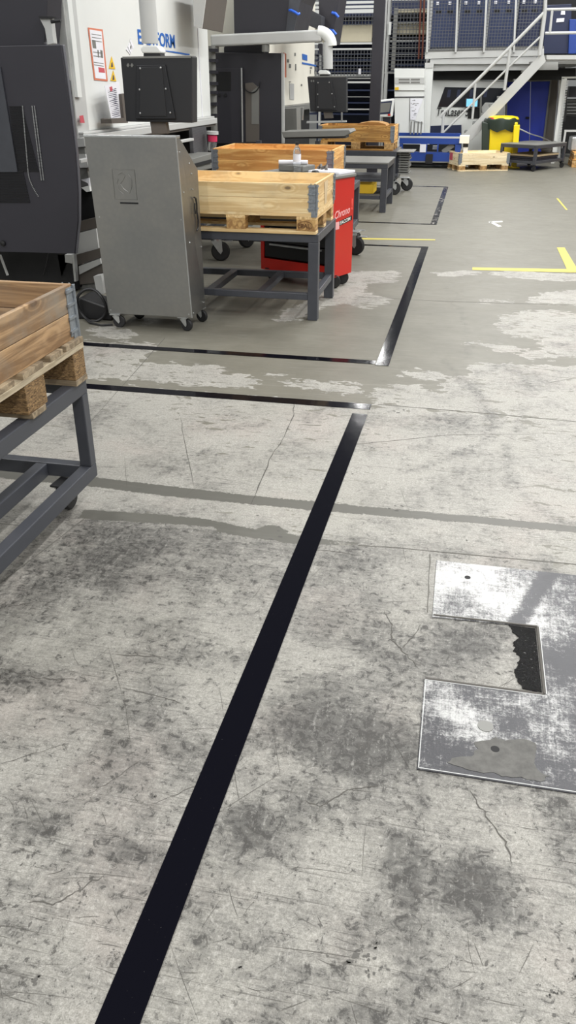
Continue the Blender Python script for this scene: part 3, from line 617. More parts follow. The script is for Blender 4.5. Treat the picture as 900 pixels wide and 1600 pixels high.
for x, y in ((ca+.07, y0+.02), (ca+.12, y1-.04), (cb_-.05, y0+.03), (cb_-.02, y1-.03)): caster(t, x, y, .045, zb, .1 if x < -2.2 else -.2)

# ================================================================ CENTRE WORK TABLE + PALLET + COLLAR
def steel_table(x0, x1, y0, y1, zt, label, s=.07, zrail=None, name='steel_table', cross=(.3, .62), rail=.05, cat='table', group=None, mat='steel_dark', top=True, back=True):
    t = thing(name, ((x0+x1)/2, (y0+y1)/2, 0), label, cat, group)
    for x in (x0, x1-s):
        for y in (y0, y1-s): B().box(x, x+s, y, y+s, 0, zt-.06).build('leg', mat, t, bevel=.004)
    m = B(); m.box(x0, x1, y0, y0+s, zt-.06, zt); m.box(x0, x1, y1-s, y1, zt-.06, zt); m.box(x0, x0+s, y0+s, y1-s, zt-.06, zt); m.box(x1-s, x1, y0+s, y1-s, zt-.06, zt)
    m.build('top_frame', mat, t, bevel=.004)
    if zrail:
        m = B(); r = rail
        m.box(x0+s, x1-s, y0+.01, y0+.01+r, zrail, zrail+r)
        m.box(x0+s, x1-s, y1-.01-r, y1-.01, zrail, zrail+r)
        for x in (x0+.01, x1-.01-r): m.box(x, x+r, y0+s, y1-s, zrail, zrail+r)
        m.build('lower_frame', mat, t, bevel=.004)
        for c in cross: xx = x0+c*(x1-x0); B().box(xx, xx+r*1.2, y0+.01+r, y1-.01-r, zrail+.002, zrail+r-.002).build('cross_rail', mat, t, bevel=.004)
    return t
steel_table(-2.31, -1.045, 6.0, 6.82, .63, 'dark steel work table carrying the stamped pallet, centre left', .075, .15)
pallet(-2.262, 5.985, .63, 'light wooden pallet with a stamped corner block on the work table', 'wood_x', 'wood_y', 'wood_z', stamp=True)
collar(-2.262, 5.985, .774, 'open light pine pallet collar with metal corner hinges behind the galvanised cabinet', 'wood_x', 'wood_y', foot=.045)
m = B(); m.prism([(-1.0602, 6.30, .955), (-1.0602, 6.47, .957), (-1.0602, 6.42, .80), (-1.0602, 6.34, .795)], (.0012, 0, 0)); tag(m.build('cardboard_label', 'card'), 'brown cardboard wedge stuck on the end of the front pallet collar', 'cardboard')

# ================================================================ RED TOOL TROLLEY (turned a little)
t = thing('tool_trolley', (-1.42, 7.62, 0), 'red enamel tool trolley with printed logo behind the crate table', 'tool trolley')
RA, RB, RC = [Vector((v.x, v.y, 0)) for v in (P(408, 420, .10), P(516.5, 436, .10), P(540.5, 424.5, .10))]
ux = (RB-RA).normalized(); uy = Vector((-ux.y, ux.x, 0)); rw = (RB-RA).length; rd = (RC-RB).length; RM = Matrix((ux, uy, Zv)).transposed()
def rl(a, b, z): return RA+ux*a+uy*b+Zv*z
def rbox(m, a0, a1, b0, b1, z0, z1): return m.obox(rl((a0+a1)/2, (b0+b1)/2, (z0+z1)/2), a1-a0, b1-b0, z1-z0, RM)
m = B(); rbox(m, 0, rw, 0, .012, .10, .20); rbox(m, 0, .035, 0, .012, .20, .9); rbox(m, rw-.035, rw, 0, .012, .20, .9); rbox(m, 0, .012, .012, rd, .10, .9); rbox(m, rw-.012, rw, .012, rd, .10, .9)
rbox(m, .012, rw-.012, rd-.012, rd, .10, .9); rbox(m, .012, rw-.012, .012, rd-.012, .10, .115); m.build('body', 'red', t)
for k in range(5):
    d_ = rbox(B(), .04, rw-.04, .006, rd-.03, .215+k*.134, .34+k*.134).build('drawer', 'black', t, bevel=.003); rbox(B(), .1, rw-.1, -.006, .006, .32+k*.134, .333+k*.134).build('handle', 'zinc', d_)
rbox(B(), -.012, rw+.012, -.012, rd+.012, .90, .925).build('top_tray', 'mid_grey', t, bevel=.006)
rbox(B(), rw-.004, rw+.003, -.003, .012, .10, .9).build('edge_trim', 'grey_paint', t)
sx = rw+.0012
text('Chrono', .085, rl(sx, .03, .585), uy+Zv*.12, Zv, 'pale_pink', t, 'printed_logo', .0008, .0012, shear=.3, wide=.92)
text('!', .12, rl(sx, .30, .64), uy, Zv, 'coral', t, 'printed_logo', .0008, .004, wide=.9)
B().bar(rl(sx, .09, .54), rl(sx, .32, .57), .038, .0016, up=ux).build('printed_logo', 'deep', t)
B().obox(rl(sx+.0006, .085, .53), .0016, .06, .06, RM).build('printed_logo', 'pale_pink', t)
text('FACOM', .038, rl(sx+.0012, .125, .532), uy+Zv*.13, Zv, 'white_line', t, 'printed_logo', .0006, .001, wide=1.3)
for a, b in ((.10, .06), (rw-.03, .10), (.10, rd-.06), (rw-.06, rd-.06)):
    q = rl(a, b, 0); caster(t, q.x, q.y, .06, .118, .2, 'black', 'rubber')
# things on the red trolley
bc = rl(rw-.43, .10, .925)
bt = thing('water_bottle', bc, 'clear plastic water bottle with white label and dark cap on the red trolley', 'bottle')
B().lathe(bc, [(0, 0), (.030, 0), (.033, .008), (.033, .05), (.030, .06), (.033, .07), (.033, .15), (.031, .165), (.026, .185), (.013, .205), (.013, .218), (0, .218)], 20).build('body', 'clear', bt, smooth=True)
B().lathe(bc, [(.0336, .085), (.0336, .145)], 20).build('label_band', 'paper', bt, smooth=True)
B().lathe(bc, [(0, .216), (.0155, .216), (.0155, .238), (0, .238)], 16).build('cap', 'black', bt, smooth=True)
q = rl(rw-.18, .27, .94); tag(rbox(B(), rw-.34, rw-.03, .14, .40, .926, .945).build('paper_stack', 'paper', bevel=.002), 'flat white paper stack on the right half of the red trolley top', 'papers')
m = B(); m.obox(rl(.24, .22, .952), .26, .19, .05, RM); o = m.build('tablet_case', 'mid_grey', bevel=.008); tag(o, 'grey flat case lying on the red trolley behind the crate', 'case')
m = B(); m.cyl(rl(.12, .12, .997), rl(.34, .24, .997), .018, n=12); tag(m.build('paper_roll', 'paper', smooth=True), 'white paper roll lying on the grey case', 'paper roll')
m = B(); m.tube([rl(.42, .28, .945), rl(.44, .30, .975), rl(.47, .26, .955), rl(.50, .30, .97), rl(.53, .24, .95)], .014, 8); tag(m.build('work_glove', 'taupe', smooth=True), 'crumpled brown work glove beside the water bottle', 'glove')
m = B(); m.lathe(rl(.52, .09, .926), [(0, 0), (.028, 0), (.034, .012), (.026, .026), (0, .03)], 12); tag(m.build('tape_reel', 'black', smooth=True), 'small black reel on the front edge of the red trolley top', 'reel')

# ================================================================ WALLS
for nm, b in (('wall_back', (-8, 13, 31, 31.3)), ('wall_left', (-8.3, -8, -17, 31.3)), ('wall_right', (13, 13.3, -17, 31.3)), ('wall_front', (-8, 13, -17.3, -17))):
    struct(B().box(*b, -.03, 7.6).build(nm, 'wall'))

# ================================================================ helpers in a facing plane
def pb(m, x0, y0, x1, y1, Y, dep):
    ym = (y0+y1)/2; xm = (x0+x1)/2; a = PY(x0, ym, Y).x; b = PY(x1, ym, Y).x; zt = PY(xm, y0, Y).z; zb = PY(xm, y1, Y).z
    return m.box(a, b, Y, Y+dep, max(zb, .001), zt)
def pp(m, pts, Y, dep): return m.prism([PY(x, y, Y) for x, y in pts], (0, dep, 0))
def fx(m, pts, X, dep): return m.prism([PX(x, y, X) for x, y in pts], (dep, 0, 0))   # on a plane facing the aisle

# ================================================================ TROLLEY, PALLET AND COLLAR BEHIND THE RED TROLLEY
tt = steel_table(-2.62, -1.16, 8.02, 9.2, .69, 'dark steel trolley with large wheels under the amber pallet collar', .07, None, 'steel_trolley', cat='trolley')
for o in list(tt.children):
    if o.name.startswith('leg'): bpy.data.objects.remove(o)
for x in (-2.62, -1.23):
    for y in (8.02, 9.13): B().box(x, x+.07, y, y+.07, .27, .63).build('leg', 'steel_dark', tt, bevel=.004)
m = B(); m.box(-2.62, -1.16, 8.03, 8.09, .24, .30); m.box(-2.62, -1.16, 9.13, 9.19, .24, .30); m.box(-2.62, -2.56, 8.09, 9.13, .24, .3); m.box(-1.22, -1.16, 8.09, 9.13, .24, .3); m.build('lower_frame', 'steel_dark', tt, bevel=.004)
for x, y, a in ((-2.42, 8.12, .3), (-1.12, 8.72, -.2), (-2.35, 8.9, .8), (-1.2, 9.1, 0)): caster(tt, x, y, .095, .24, a, 'zinc', 'rubber', True)
pallet(-2.52, 8.30, .69, 'amber wooden pallet behind the red tool trolley', 'wood_amber_x', 'wood_amber_y', 'wood_z')
collar(-2.52, 8.30, .834, 'amber pallet collar with metal corner hinges behind the water bottle', 'wood_amber_x', 'wood_amber_y')

# ================================================================ SMALL FAR TABLE, THIRD TROLLEY WITH PALLET
steel_table(-2.1, -1.13, 11.9, 12.95, .625, 'small grey steel table standing in front of the wheeled trolley with the brown crate', .085, .17, cross=(.4,), mat='steel_dark')
tag(B().box(-2.1, -1.125, 11.895, 12.955, .626, .645).build('table_sheet', 'mid_grey', bevel=.002), 'grey sheet metal top lying on the small far table', 'metal sheet')
tag(B().box(-1.95, -1.33, 12.1, 12.5, .222, .34).build('yellow_box', 'sign_yellow', bevel=.006), 'yellow box on the lower frame of the small far table', 'box')
t3 = thing('steel_trolley', (-1.9, 14.5, 0), 'dark steel trolley with zinc-forked wheels under the brown crate, farthest on the left', 'trolley')
m = B(); m.box(-2.5, -1.2, 13.9, 13.98, .56, .65); m.box(-2.5, -1.2, 14.9, 14.98, .56, .65); m.box(-2.5, -2.42, 13.98, 14.9, .56, .65); m.box(-1.28, -1.2, 13.98, 14.9, .56, .65); m.build('top_frame', 'steel_dark', t3, bevel=.004)
for x in (-2.5, -1.3):
    for y in (13.9, 14.88): B().box(x, x+.1, y, y+.1, .2, .56).build('leg', 'steel_dark', t3, bevel=.004)
B().box(-2.5, -1.2, 13.9, 14.98, .2, .24).build('lower_shelf', 'steel_dark', t3, bevel=.003)
for x, y, a in ((-1.2, 13.98, .4), (-1.05, 14.6, .2), (-2.4, 14.0, .2), (-2.4, 14.8, 0)): caster(t3, x, y, .1, .21, a, 'zinc', 'rubber')
pallet(-2.46, 14.0, .65, 'brown wooden pallet on the farthest dark trolley', 'wood_brown_x', 'wood_amber_y', 'wood_z')
collar(-2.46, 14.0, .794, 'brown weathered pallet collar on the farthest dark trolley', 'wood_brown_x', 'wood_amber_y', h=.215)
m = B(); pp(m, [(556, 197), (560, 193), (575, 190.5), (592, 191), (602, 194), (604, 197)], 14.3, .5); tag(m.build('timber_offcut', 'wood_brown_x'), 'rounded piece of brown timber sticking out of the farthest crate', 'timber')
m = B()
for k in range(9): m.box(-1.17+.01*(k % 2), -.99-.012*(k % 3), 14.1, 14.5, .30+k*.036, .322+k*.036)
m.box(-1.20, -.93, 14.0, 14.6, .63, .642); ts = thing('tray_stack', (-1.1, 14.3, .3), 'small stack of thin dark trays hanging beside the farthest trolley', 'tray stack'); m.build('tray_rack', 'mid_grey', ts)
B().box(-1.16, -1.14, 14.15, 14.17, .24, .63).build('hanger', 'zinc', ts)

# ================================================================ PRESS BRAKE 1
FX = -3.2
pbk = thing('press_brake', (-3.7, 8.5, 0), 'white press brake with blue lettering and dark side guard, nearest on the left', 'machine')
B().box(-4.4, FX, 6.98, 10.55, 1.24, 3.6).build('upper_beam', 'white_paint', pbk, bevel=.01)
B().box(-4.4, FX+.015, 6.74, 6.972, 1.18, 3.6).build('side_cover', 'grey_paint', pbk, bevel=.008)
m = B(); m.box(FX+.015, FX+.04, 6.76, 6.84, 1.5, 3.4); m.build('cover_strip', 'white_paint', pbk)
B().box(FX-.15, FX+.0, 6.71, 6.74, 1.25, 1.62).build('dark_slot', 'deep', pbk)
m = B(); m.box(FX, FX+.09, 6.75, 10.5, 1.165, 1.225); m.box(FX, FX+.06, 6.75, 10.5, 1.225, 1.245); m.build('tool_rail', 'grey_paint', pbk, bevel=.006)
B().box(FX, FX+.07, 6.75, 10.5, 1.14, 1.165).build('rail_underside', 'taupe', pbk)
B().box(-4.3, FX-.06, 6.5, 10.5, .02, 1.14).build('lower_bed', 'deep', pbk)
B().box(-2.98, -2.93, 6.2, 9.0, 1.06, 1.085).build('front_bar', 'grey_paint', pbk, bevel=.004)
m = B(); fx(m, [(300, 200), (322, 197), (325, 240), (303, 243)], -3.1, -.04); m.build('perforated_panel', 'perf', pbk)
m = B(); fx(m, [(286, 252), (336, 238), (336, 262), (292, 272)], -2.9, -.25); m.build('front_support', 'mid_grey', pbk, bevel=.006)
m = B(); fx(m, [(296, 258), (330, 249), (331, 254), (296, 263)], -2.885, -.01); m.build('support_slot', 'deep', pbk)
m = B(); m.tube([PX(308.5, 44, FX+.004), PX(316.5, 184, FX+.004)], .008, 6); m.build('edge_light_line', 'paper', pbk)
m = B(); pp(m, [(300, -40), (326, -40), (315, 44), (303, 41)], 9.4, .03); m.build('hood_face', 'grey_paint', pbk)
m = B(); pp(m, [(300, -40), (328, -40), (317, 45), (303, 41)], 9.43, .75); m.build('hood_end', 'taupe', pbk, bevel=.005)
# writing, signs
def onf(x, y, e=.003): return PX(x, y, FX+e)
e0, e1 = onf(215.5, 66), onf(274, 80)
text('EASYFORM', .165, (FX+.003, e0.y, e0.z-.01), (0, 1, 0), (0, 0, 1), 'blue_text', pbk, 'blue_lettering', .001, .004, wide=(e1.y-e0.y)/.80)
m = B(); fx(m, [(246, 78), (290, 86), (296, 86), (296, 84.5), (270, 80)], FX+.002, .003); m.build('blue_lettering', 'blue_text', pbk)
def diamond(m, cx_, cy_, w_, h_, X):
    for k, q in enumerate(([(0, -1), (.75, 0), (.5, .25), (-.1, -.65)], [(-.2, -.5), (.45, .35), (.1, .85), (-.55, 0)], [(-.65, .1), (0, .9), (0, 1), (-.9, .35)], [(.05, -.2), (.25, .1), (.05, .4), (-.15, .1)])):
        fx(m, [(cx_+a*w_/2, cy_+b*h_/2) for a, b in q], X, .003)
m = B(); diamond(m, 203.5, 73, 15, 26, FX+.002); m.build('diamond_emblem', 'paper', pbk)
sp = fx(B(), [(137, 43), (160, 46), (168, 127), (147, 125)], FX+.002, .003).build('notice_border', 'orange_ink', pbk)
fx(B(), [(139.5, 46), (158.5, 49), (165.5, 124), (149, 122)], FX+.005, .002).build('notice_sheet', 'paper', sp)
m = B()
for a in (52, 57, 62, 80, 86, 96, 100): fx(m, [(142+a*.08-3, a+.5), (158+a*.08-4, a+3), (158+a*.08-4, a+4), (142+a*.08-3, a+1.8)], FX+.007, .001)
fx(m, [(143.5, 62), (149, 63), (150.5, 76), (145, 75)], FX+.007, .001); fx(m, [(152, 78), (154, 78.5), (155, 90), (153, 89.5)], FX+.007, .001); fx(m, [(156.5, 78), (160, 79), (161, 91), (157.5, 90)], FX+.007, .001)
m.build('notice_print', 'mid_grey', sp)
fx(B(), [(153.5, 105), (163, 106.5), (164, 114), (154.5, 113)], FX+.007, .001).build('red_field', 'red_ink', sp)
for (a, b, c_) in (((170, 107), (180, 108), (174, 88)), ((172.5, 126), (181.5, 127), (176.5, 110))):
    s_ = fx(B(), [a, b, c_], FX+.002, .003).build('warning_triangle', 'sign_yellow', pbk); cx_ = (a[0]+b[0]+c_[0])/3; cy_ = (a[1]+b[1]+c_[1])/3
    fx(B(), [(cx_-1.2, cy_+4), (cx_+1.8, cy_+3.5), (cx_+.6, cy_-4), (cx_-.4, cy_-3)], FX+.005, .002).build('symbol', 'ink', s_)
fx(B(), [(124, 181), (129.5, 180), (132, 192), (125, 192)], FX+.04, .003).build('small_notice', 'red_ink', pbk)
m = B(); fx(m, [(174, 186), (176, 185), (199, 184), (200, 192), (175, 193)], -3.06, -.1); fx(m, [(190, 147), (196, 146), (200, 188), (194, 188)], -3.06, -.03); m.build('document_holder', 'taupe', pbk)
# stepped machine base seen between guard and cabinet
for pts, mt, nm, Y in (([(118, 216), (131, 216), (133, 229), (120, 230)], 'grey_paint', 'end_bracket', 6.6), ([(120, 230), (132, 230), (133, 240), (121, 241)], 'mid_grey', 'end_bracket', 6.62),
      ([(120, 241), (133, 241), (138, 262), (125, 262)], 'grey_paint', 'end_bracket', 6.6), ([(124, 263), (136, 263), (139, 280), (125, 280)], 'mid_grey', 'end_bracket', 6.62),
      ([(126, 281), (139, 278), (139, 292), (137, 286)], 'paper', 'end_bracket', 6.6), ([(127, 293), (139, 290), (141, 299), (135, 300)], 'white_paint', 'end_bracket', 6.6),
      ([(124, 296), (144, 296), (150, 344), (126, 348)], 'deep', 'bed_recess', 6.7), ([(124, 346), (150, 340), (153, 356), (122, 362)], 'taupe', 'base_step', 6.62),
      ([(120, 365), (150, 357), (154, 388), (117, 400)], 'grey_paint', 'base_step', 6.6), ([(112, 400), (156, 388), (158, 402), (110, 418)], 'taupe', 'base_step', 6.58),
      ([(123, 416), (156, 404), (158, 412), (124, 429)], 'grey_paint', 'base_step', 6.56), ([(110, 418), (122, 414), (124, 429), (160, 412), (164, 440), (114, 446)], 'taupe', 'base_step', 6.6),
      ([(114, 440), (168, 432), (180, 508), (120, 508)], 'mid_grey', 'base_foot', 6.64), ([(146, 432), (158, 430), (168, 500), (160, 500)], 'grey_paint', 'base_bracket', 6.5)):
    pp(B(), pts, Y, .12).build(nm, mt, pbk)
# side guard
gp = [(-80, 76), (0, 72), (97, 70), (104, 120), (113, 190), (119, 240), (123, 300), (123, 345), (118, 396), (60, 394), (-80, 391)]
pp(B(), [(x+1.5*(x > 50), y) for x, y in gp], 6.02, .03).build('side_guard_rim', 'panel_dark_rim', pbk, bevel=.003)
gd = pp(B(), [(x-2.0*(x > 50), y+.5) for x, y in gp], 6.0, .02).build('side_guard', 'panel_dark', pbk)
pp(B(), [(-80, 102), (0, 104), (10, 165), (26, 262), (27, 269), (-80, 269)], 5.985, .015).build('guard_window', 'steel_dark', gd, bevel=.002)
m = B()
for k in range(44):
    y = 166+k*2.35; xl = 14+k*.28; pp(m, [(xl, y), (xl+20+k*.32, y), (xl+20+k*.32, y+.9), (xl, y+.9)], 5.992, .008)
for k in range(20): y = 268+k*2.5; pp(m, [(-60, y), (36+k*.55, y), (36+k*.55, y+1), (-60, y+1)], 5.992, .008)
m.build('vent_slots', 'deep', gd)
m = B()
for k in range(62):
    y = 166+k*2.3
    xa = 35.5+(y-166)*.085+max(0, (y-270))**1.7*.028
    if y < 310: q = PY(xa, y, 5.994); m.box(q.x-.004, q.x+.004, 5.990, 5.996, q.z-.003, q.z+.003)
    if y < 282:
        for dx in (0, 3.6): q = PY(50.5+dx+(y-166)*.125, y, 5.994); m.box(q.x-.004, q.x+.004, 5.990, 5.996, q.z-.003, q.z+.003)
m.build('vent_perforation', 'zinc', gd)
q = PY(5, 380, 5.995); B().lathe(q, [(0, 0), (.022, 0), (.02, .015), (0, .02)], 14, (0, -1, 0)).build('knob', 'black', gd)
pp(B(), [(-80, -60), (74, -60), (73, 25), (70, 66), (75, 72), (-80, 75)], 6.45, .25).build('upper_side_box', 'panel_dark', pbk, bevel=.01)
m = B(); pp(m, [(61, 27), (79, 27), (84, 68), (74, 70), (70, 45)], 6.4, .06); m.build('hinge_bracket', 'grey_paint', pbk, bevel=.003)
m = B(); pp(m, [(60, 25), (82, 26), (82, 29), (61, 29)], 6.38, .05); q = PY(80, 34, 6.4); m.cyl(q, PY(95, 32, 6.4), .012, n=8); m.build('hinge_bolt', 'black', pbk)
pp(B(), [(-80, 392), (95, 396), (118, 400), (122, 470), (-80, 470)], 6.7, .2).build('base_panel', 'taupe', pbk)
m = B(); m.tube([PY(0, 398, 6.4), PY(12, 430, 6.4)], .012, 6); m.build('base_edge', 'grey_paint', pbk)
m = B(); m.tube([PY(76, 396, 6.45), PY(73, 412, 6.45), PY(68, 430, 6.45)], .007, 6); m.build('cable', 'black', pbk)
m = B(); pp(m, [(90, 398), (110, 398), (112, 432), (96, 432)], 6.5, .1); m.build('base_recess', 'deep', pbk)
pp(B(), [(101, 398), (112, 398), (114, 412), (102, 410)], 6.42, .05).build('base_bracket', 'grey_paint', pbk)
pp(B(), [(112, 398), (115.5, 398), (119, 440), (116, 440)], 6.42, .05).build('base_bracket', 'zinc', pbk)
# paper in the holder
m = B(); fx(m, [(163, 134), (186, 127), (192, 184), (174, 187)], -3.09, .002); pt = m.build('paper_sheet', 'paper'); tag(pt, 'handwritten paper sheet in the holder beside the black control box', 'paper')
m = B()
for k in range(16):
    y = 140+k*2.8; fx(m, [(168+k*.5+rnd.uniform(0, 4), y+1), (182+k*.4-rnd.uniform(0, 5), y-2), (182+k*.4, y-1.2), (168+k*.5, y+1.8)], -3.087, .001)
m.build('writing', 'ink', pt); fx(B(), [(171, 136), (175, 135), (176, 141), (172.5, 143)], -3.087, .001).build('red_mark', 'red_ink', pt)

# pendant control box
def pendant(Y, x0, y0, x1, y1, poletop, label, horiz=None):
    t = thing('control_pendant', PY((x0+x1)/2, y1, Y), label, 'control box')
    s = (x1-x0)/112.
    def q(u, v): return (x0+u*s, y0+v*s)
    a0, a1 = PY(x0, y0, Y), PY(x1, y1, Y); D = .13
    m = B(); pp(m, [q(0, 0), q(112, -2), q(112.5, 102), q(9, 100)], Y, D); m.build('housing', 'black_box', t, bevel=.006)
    pp(B(), [q(25, 12), q(70, 11), q(86, 96), q(24, 96)], Y-.018, .02).build('cover_plate', 'screen_plate', t, bevel=.004)
    pp(B(), [q(30, 15), q(65, 14), q(72, 92), q(30, 92)], Y-.024, .01).build('cover_plate', 'black_box', t, bevel=.003)
    m = B()
    for u, v in ((31, 17), (63, 16), (30, 50), (71, 49), (31, 87), (78, 86)): p = PY(*q(u, v), Y-.024); m.lathe(p, [(0, 0), (.008, 0), (.006, .004), (0, .005)], 8, (0, -1, 0))
    m.build('screws', 'zinc', t)
    m = B()
    for u in (12, 18): pp(m, [q(u, 8.5), q(u+2.4, 12), q(u, 15.5), q(u-2.4, 12)], Y-.003, .004)
    m.build('diamond_emblem', 'mid_grey', t)
    pp(B(), [q(3, -1.5), q(110, -3), q(110, .5), q(4, 1.5)], Y-.004, D).build('top_lip', 'mid_grey', t)
    pp(B(), [q(46, 100), q(71, 99), q(74, 119), q(49, 120)], Y+.03, .06).build('grip', 'taupe', t, bevel=.005)
    pp(B(), [q(36, -7), q(62, -8), q(64, 2), q(36, 3)], Y+.01, .1).build('swivel', 'black', t, bevel=.004)
    pp(B(), [q(31, -14), q(36, -19), q(57, -19), q(63, -11), q(63, -7), q(34, -7)], Y, .12).build('joint_cap', 'white_paint', t, bevel=.01)
    return t
p1 = pendant(6.55, 188, 90, 300, 188, None, 'large black control box hanging on a grey pole beside the white press brake')
pc = PY(234, 60, 6.61)
m = B(); m.cyl((pc.x, 6.61, PY(234, 68, 6.61).z), (pc.x, 6.61, 2.75), .062, n=20); m.build('pole', 'grey_paint', p1, smooth=True)
B().bar((pc.x, 6.61, 2.75), (FX+.01, 6.61, 2.75), .12, .12).build('arm', 'grey_paint', p1, bevel=.01)

# ================================================================ PRESS BRAKE 2
pb2 = thing('press_brake', (-3.7, 14, 0), 'second press brake with cream front and dark guards, beyond the white one', 'machine')
B().box(-4.4, FX, 11.9, 17.6, 1.26, 3.6).build('upper_beam', 'cream_paint', pb2, bevel=.01)
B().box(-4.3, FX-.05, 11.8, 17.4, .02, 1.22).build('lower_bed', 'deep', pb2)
m = B(); m.box(FX, FX+.09, 12, 17.5, 1.17, 1.26); m.build('tool_rail', 'mid_grey', pb2, bevel=.006)
gy2 = 11.6
pp(B(), [(333, 82), (441, 83), (441, 224), (330, 224)], gy2, .05).build('side_guard', 'panel_dark', pb2, bevel=.004)
pp(B(), [(439.5, 82), (443.5, 84), (443.5, 224), (440, 224)], gy2-.005, .05).build('guard_edge', 'grey_paint', pb2)
fx(B(), [(442.5, 82), (447, 84), (447, 121), (443, 121)], FX+.05, .005).build('red_notice', 'orange_ink', pb2)
pp(B(), [(336, 107), (378, 106), (380, 224), (334, 224)], gy2-.03, .03).build('guard_door', 'panel_dark', pb2, bevel=.003)
pp(B(), [(338, 112), (361, 112), (361, 142), (338, 142)], gy2-.034, .01).build('recess', 'deep', pb2, bevel=.002)
for xx in (343, 352): B().lathe(PY(xx, 149, gy2-.032), [(0, 0), (.022, 0), (.02, .01), (0, .012)], 14, (0, -1, 0)).build('knob', 'black', pb2)
m = B(); m.tube([PY(377.5, 106, gy2-.05), PY(379, 222, gy2-.05)], .012, 8); m.build('guard_bar', 'zinc', pb2)
pp(B(), [(383, 130), (395, 129), (405, 138), (405, 222), (384, 222)], gy2-.01, .02).build('side_window', 'taupe', pb2, bevel=.003)
pp(B(), [(393, 143), (404.5, 134), (404.5, 194), (393, 194)], gy2-.014, .01).build('side_window', 'mid_grey', pb2)
m = B(); m.tube([PY(380+13*(1-math.cos(a)), 128+17*math.sin(a), gy2-.03) for a in [i*math.pi/12 for i in range(13)]], .007, 6); m.build('cable', 'black', pb2)
hy = 11.45
h1 = pp(B(), [(364, -40), (485, -40), (469, 2), (458, 54), (366, 58)], hy, .9).build('upper_guard', 'panel_dark', pb2, bevel=.008)
pp(B(), [(456, -40), (485, -40), (469, 2), (458, 54), (446, 54.5)], hy-.012, .02).build('upper_guard_edge', 'steel_dark', h1)
pp(B(), [(364, 60), (412, 60), (412, 83), (350, 84), (350, 74)], 11.66, .3).build('guard_bracket', 'panel_dark', pb2)
m = B(); m.tube([PY(452, 16, hy-.03), PY(455, 16, hy-.06), PY(461, 19, hy-.07), PY(466, 22.5, hy-.06), PY(468, 21, hy-.03)], .014, 8); m.build('handle', 'handle_blue', h1, smooth=True)
h2 = pp(B(), [(497, -40), (535, -40), (529, 0), (519, 68), (499, 50)], 14.4, .8).build('upper_guard', 'panel_dark', pb2, bevel=.008)
for ya in (20, 47):
    m = B(); m.tube([PY(519+(20-ya)*.14, ya, 14.36), PY(524+(20-ya)*.14, ya+1, 14.32), PY(529+(20-ya)*.14, ya+7, 14.33)], .02, 8); m.build('handle', 'handle_blue', h2, smooth=True)
pp(B(), [(469, 7), (503, 25), (501, 48), (464, 32)], 14.0, .3).build('guard_link', 'steel_dark', pb2, bevel=.006)
pp(B(), [(497, 68), (503, 68), (503, 87), (499, 84)], 14.1, .2).build('guard_link', 'panel_dark', pb2)
m = B()
fx(m, [(472, 84), (480, 86), (480, 95), (472.5, 93)], FX+.004, .003); fx(m, [(472, 97), (494, 101.5), (494, 104), (472, 100)], FX+.004, .003); m.build('blue_lettering', 'blue_text', pb2)
m = B()
for (x, y, a, b) in ((450, 95, 3, 5), (453, 103, 3, 6), (462, 105, 1.5, 10), (461, 85, 2, 5), (486, 106, 3, 3), (493, 114, 3, 5), (453, 128, 3, 1.5), (471, 133, 2, 3), (485, 112, 1, 6)): fx(m, [(x-a/2, y-b/2), (x+a/2, y-b/2), (x+a/2, y+b/2), (x-a/2, y+b/2)], FX+.003, .004)
m.build('face_fittings', 'mid_grey', pb2)
fx(B(), [(452, 130), (459, 131), (459, 156), (452.5, 155)], FX+.003, .006).build('label_plate', 'grey_paint', pb2)
pp(B(), [(443, 170), (463, 169), (464, 205), (444, 205)], 12.2, .3).build('bed_cover', 'mid_grey', pb2)
pp(B(), [(468, 168), (473, 168), (472, 188), (467, 188)], 12.6, .1).build('bed_fitting', 'zinc', pb2)
m = B(); pp(m, [(479, 189.5), (541, 188.5), (541, 191), (479, 192.5)], 12.3, .05); m.build('front_bar', 'grey_paint', pb2)
m = B(); m.tube([PY(534, 172, 12.2), PY(534, 190, 12.2)], .012, 6); m.build('front_bar', 'zinc', pb2)
m = B(); m.cyl(PY(331, 72, 11.2), PY(335, 204, 11.2), .045, n=12); m.build('support_post', 'mid_grey', pb2, smooth=True)
m = B()
for y in (76, 92, 110, 128, 142, 160, 178): pp(m, [(326, y), (337, y), (337, y+5), (327, y+5)], 11.1, .12)
m.build('post_clamps', 'panel_dark', pb2)
pk = thing('pink_capped_bottle', PY(332, 222, 9.9), 'small clear bottle with a pink cap at the left end of the amber crate', 'bottle')
q = PY(332, 262, 9.9); B().cyl((q.x, 9.9, 0.9), PY(332, 222, 9.9), .05, n=14).build('body', 'clear', pk, smooth=True); B().cyl(PY(332, 221, 9.9), PY(332, 211, 9.9), .055, n=14).build('cap', 'pink', pk, smooth=True); B().cyl(PY(332, 210, 9.9), PY(332, 205, 9.9), .07, n=14).build('collar', 'grey_paint', pk, smooth=True)
p2 = pendant(11.25, 480, 120, 541, 172, None, 'smaller black control box on a white bent pipe beyond the second machine guard')
ay = 11.32
m = B(); m.bar(PY(331, 64, ay), PY(503, 56, ay), .12, .13); m.build('arm', 'grey_paint', p2, bevel=.02)
m = B(); m.cyl(PY(512, 66, ay), PY(512.5, 108, ay), .062, n=16); m.build('drop_pipe', 'grey_paint', p2, smooth=True)
m = B(); e = []
for k in range(9): a = k*math.pi/16; c_ = PY(497, 72, ay); e.append(c_+Vector((math.sin(a)*.165, 0, math.cos(a)*.15)))
m.tube(e, .07, 14); m.build('elbow', 'white_paint', p2, smooth=True)
m = B(); m.cyl(PY(336, 70, ay), PY(336, 82, ay), .05, n=12); m.cyl(PY(415, 70, ay), PY(415, 81, ay), .05, n=12); m.build('arm_bracket', 'mid_grey', p2)
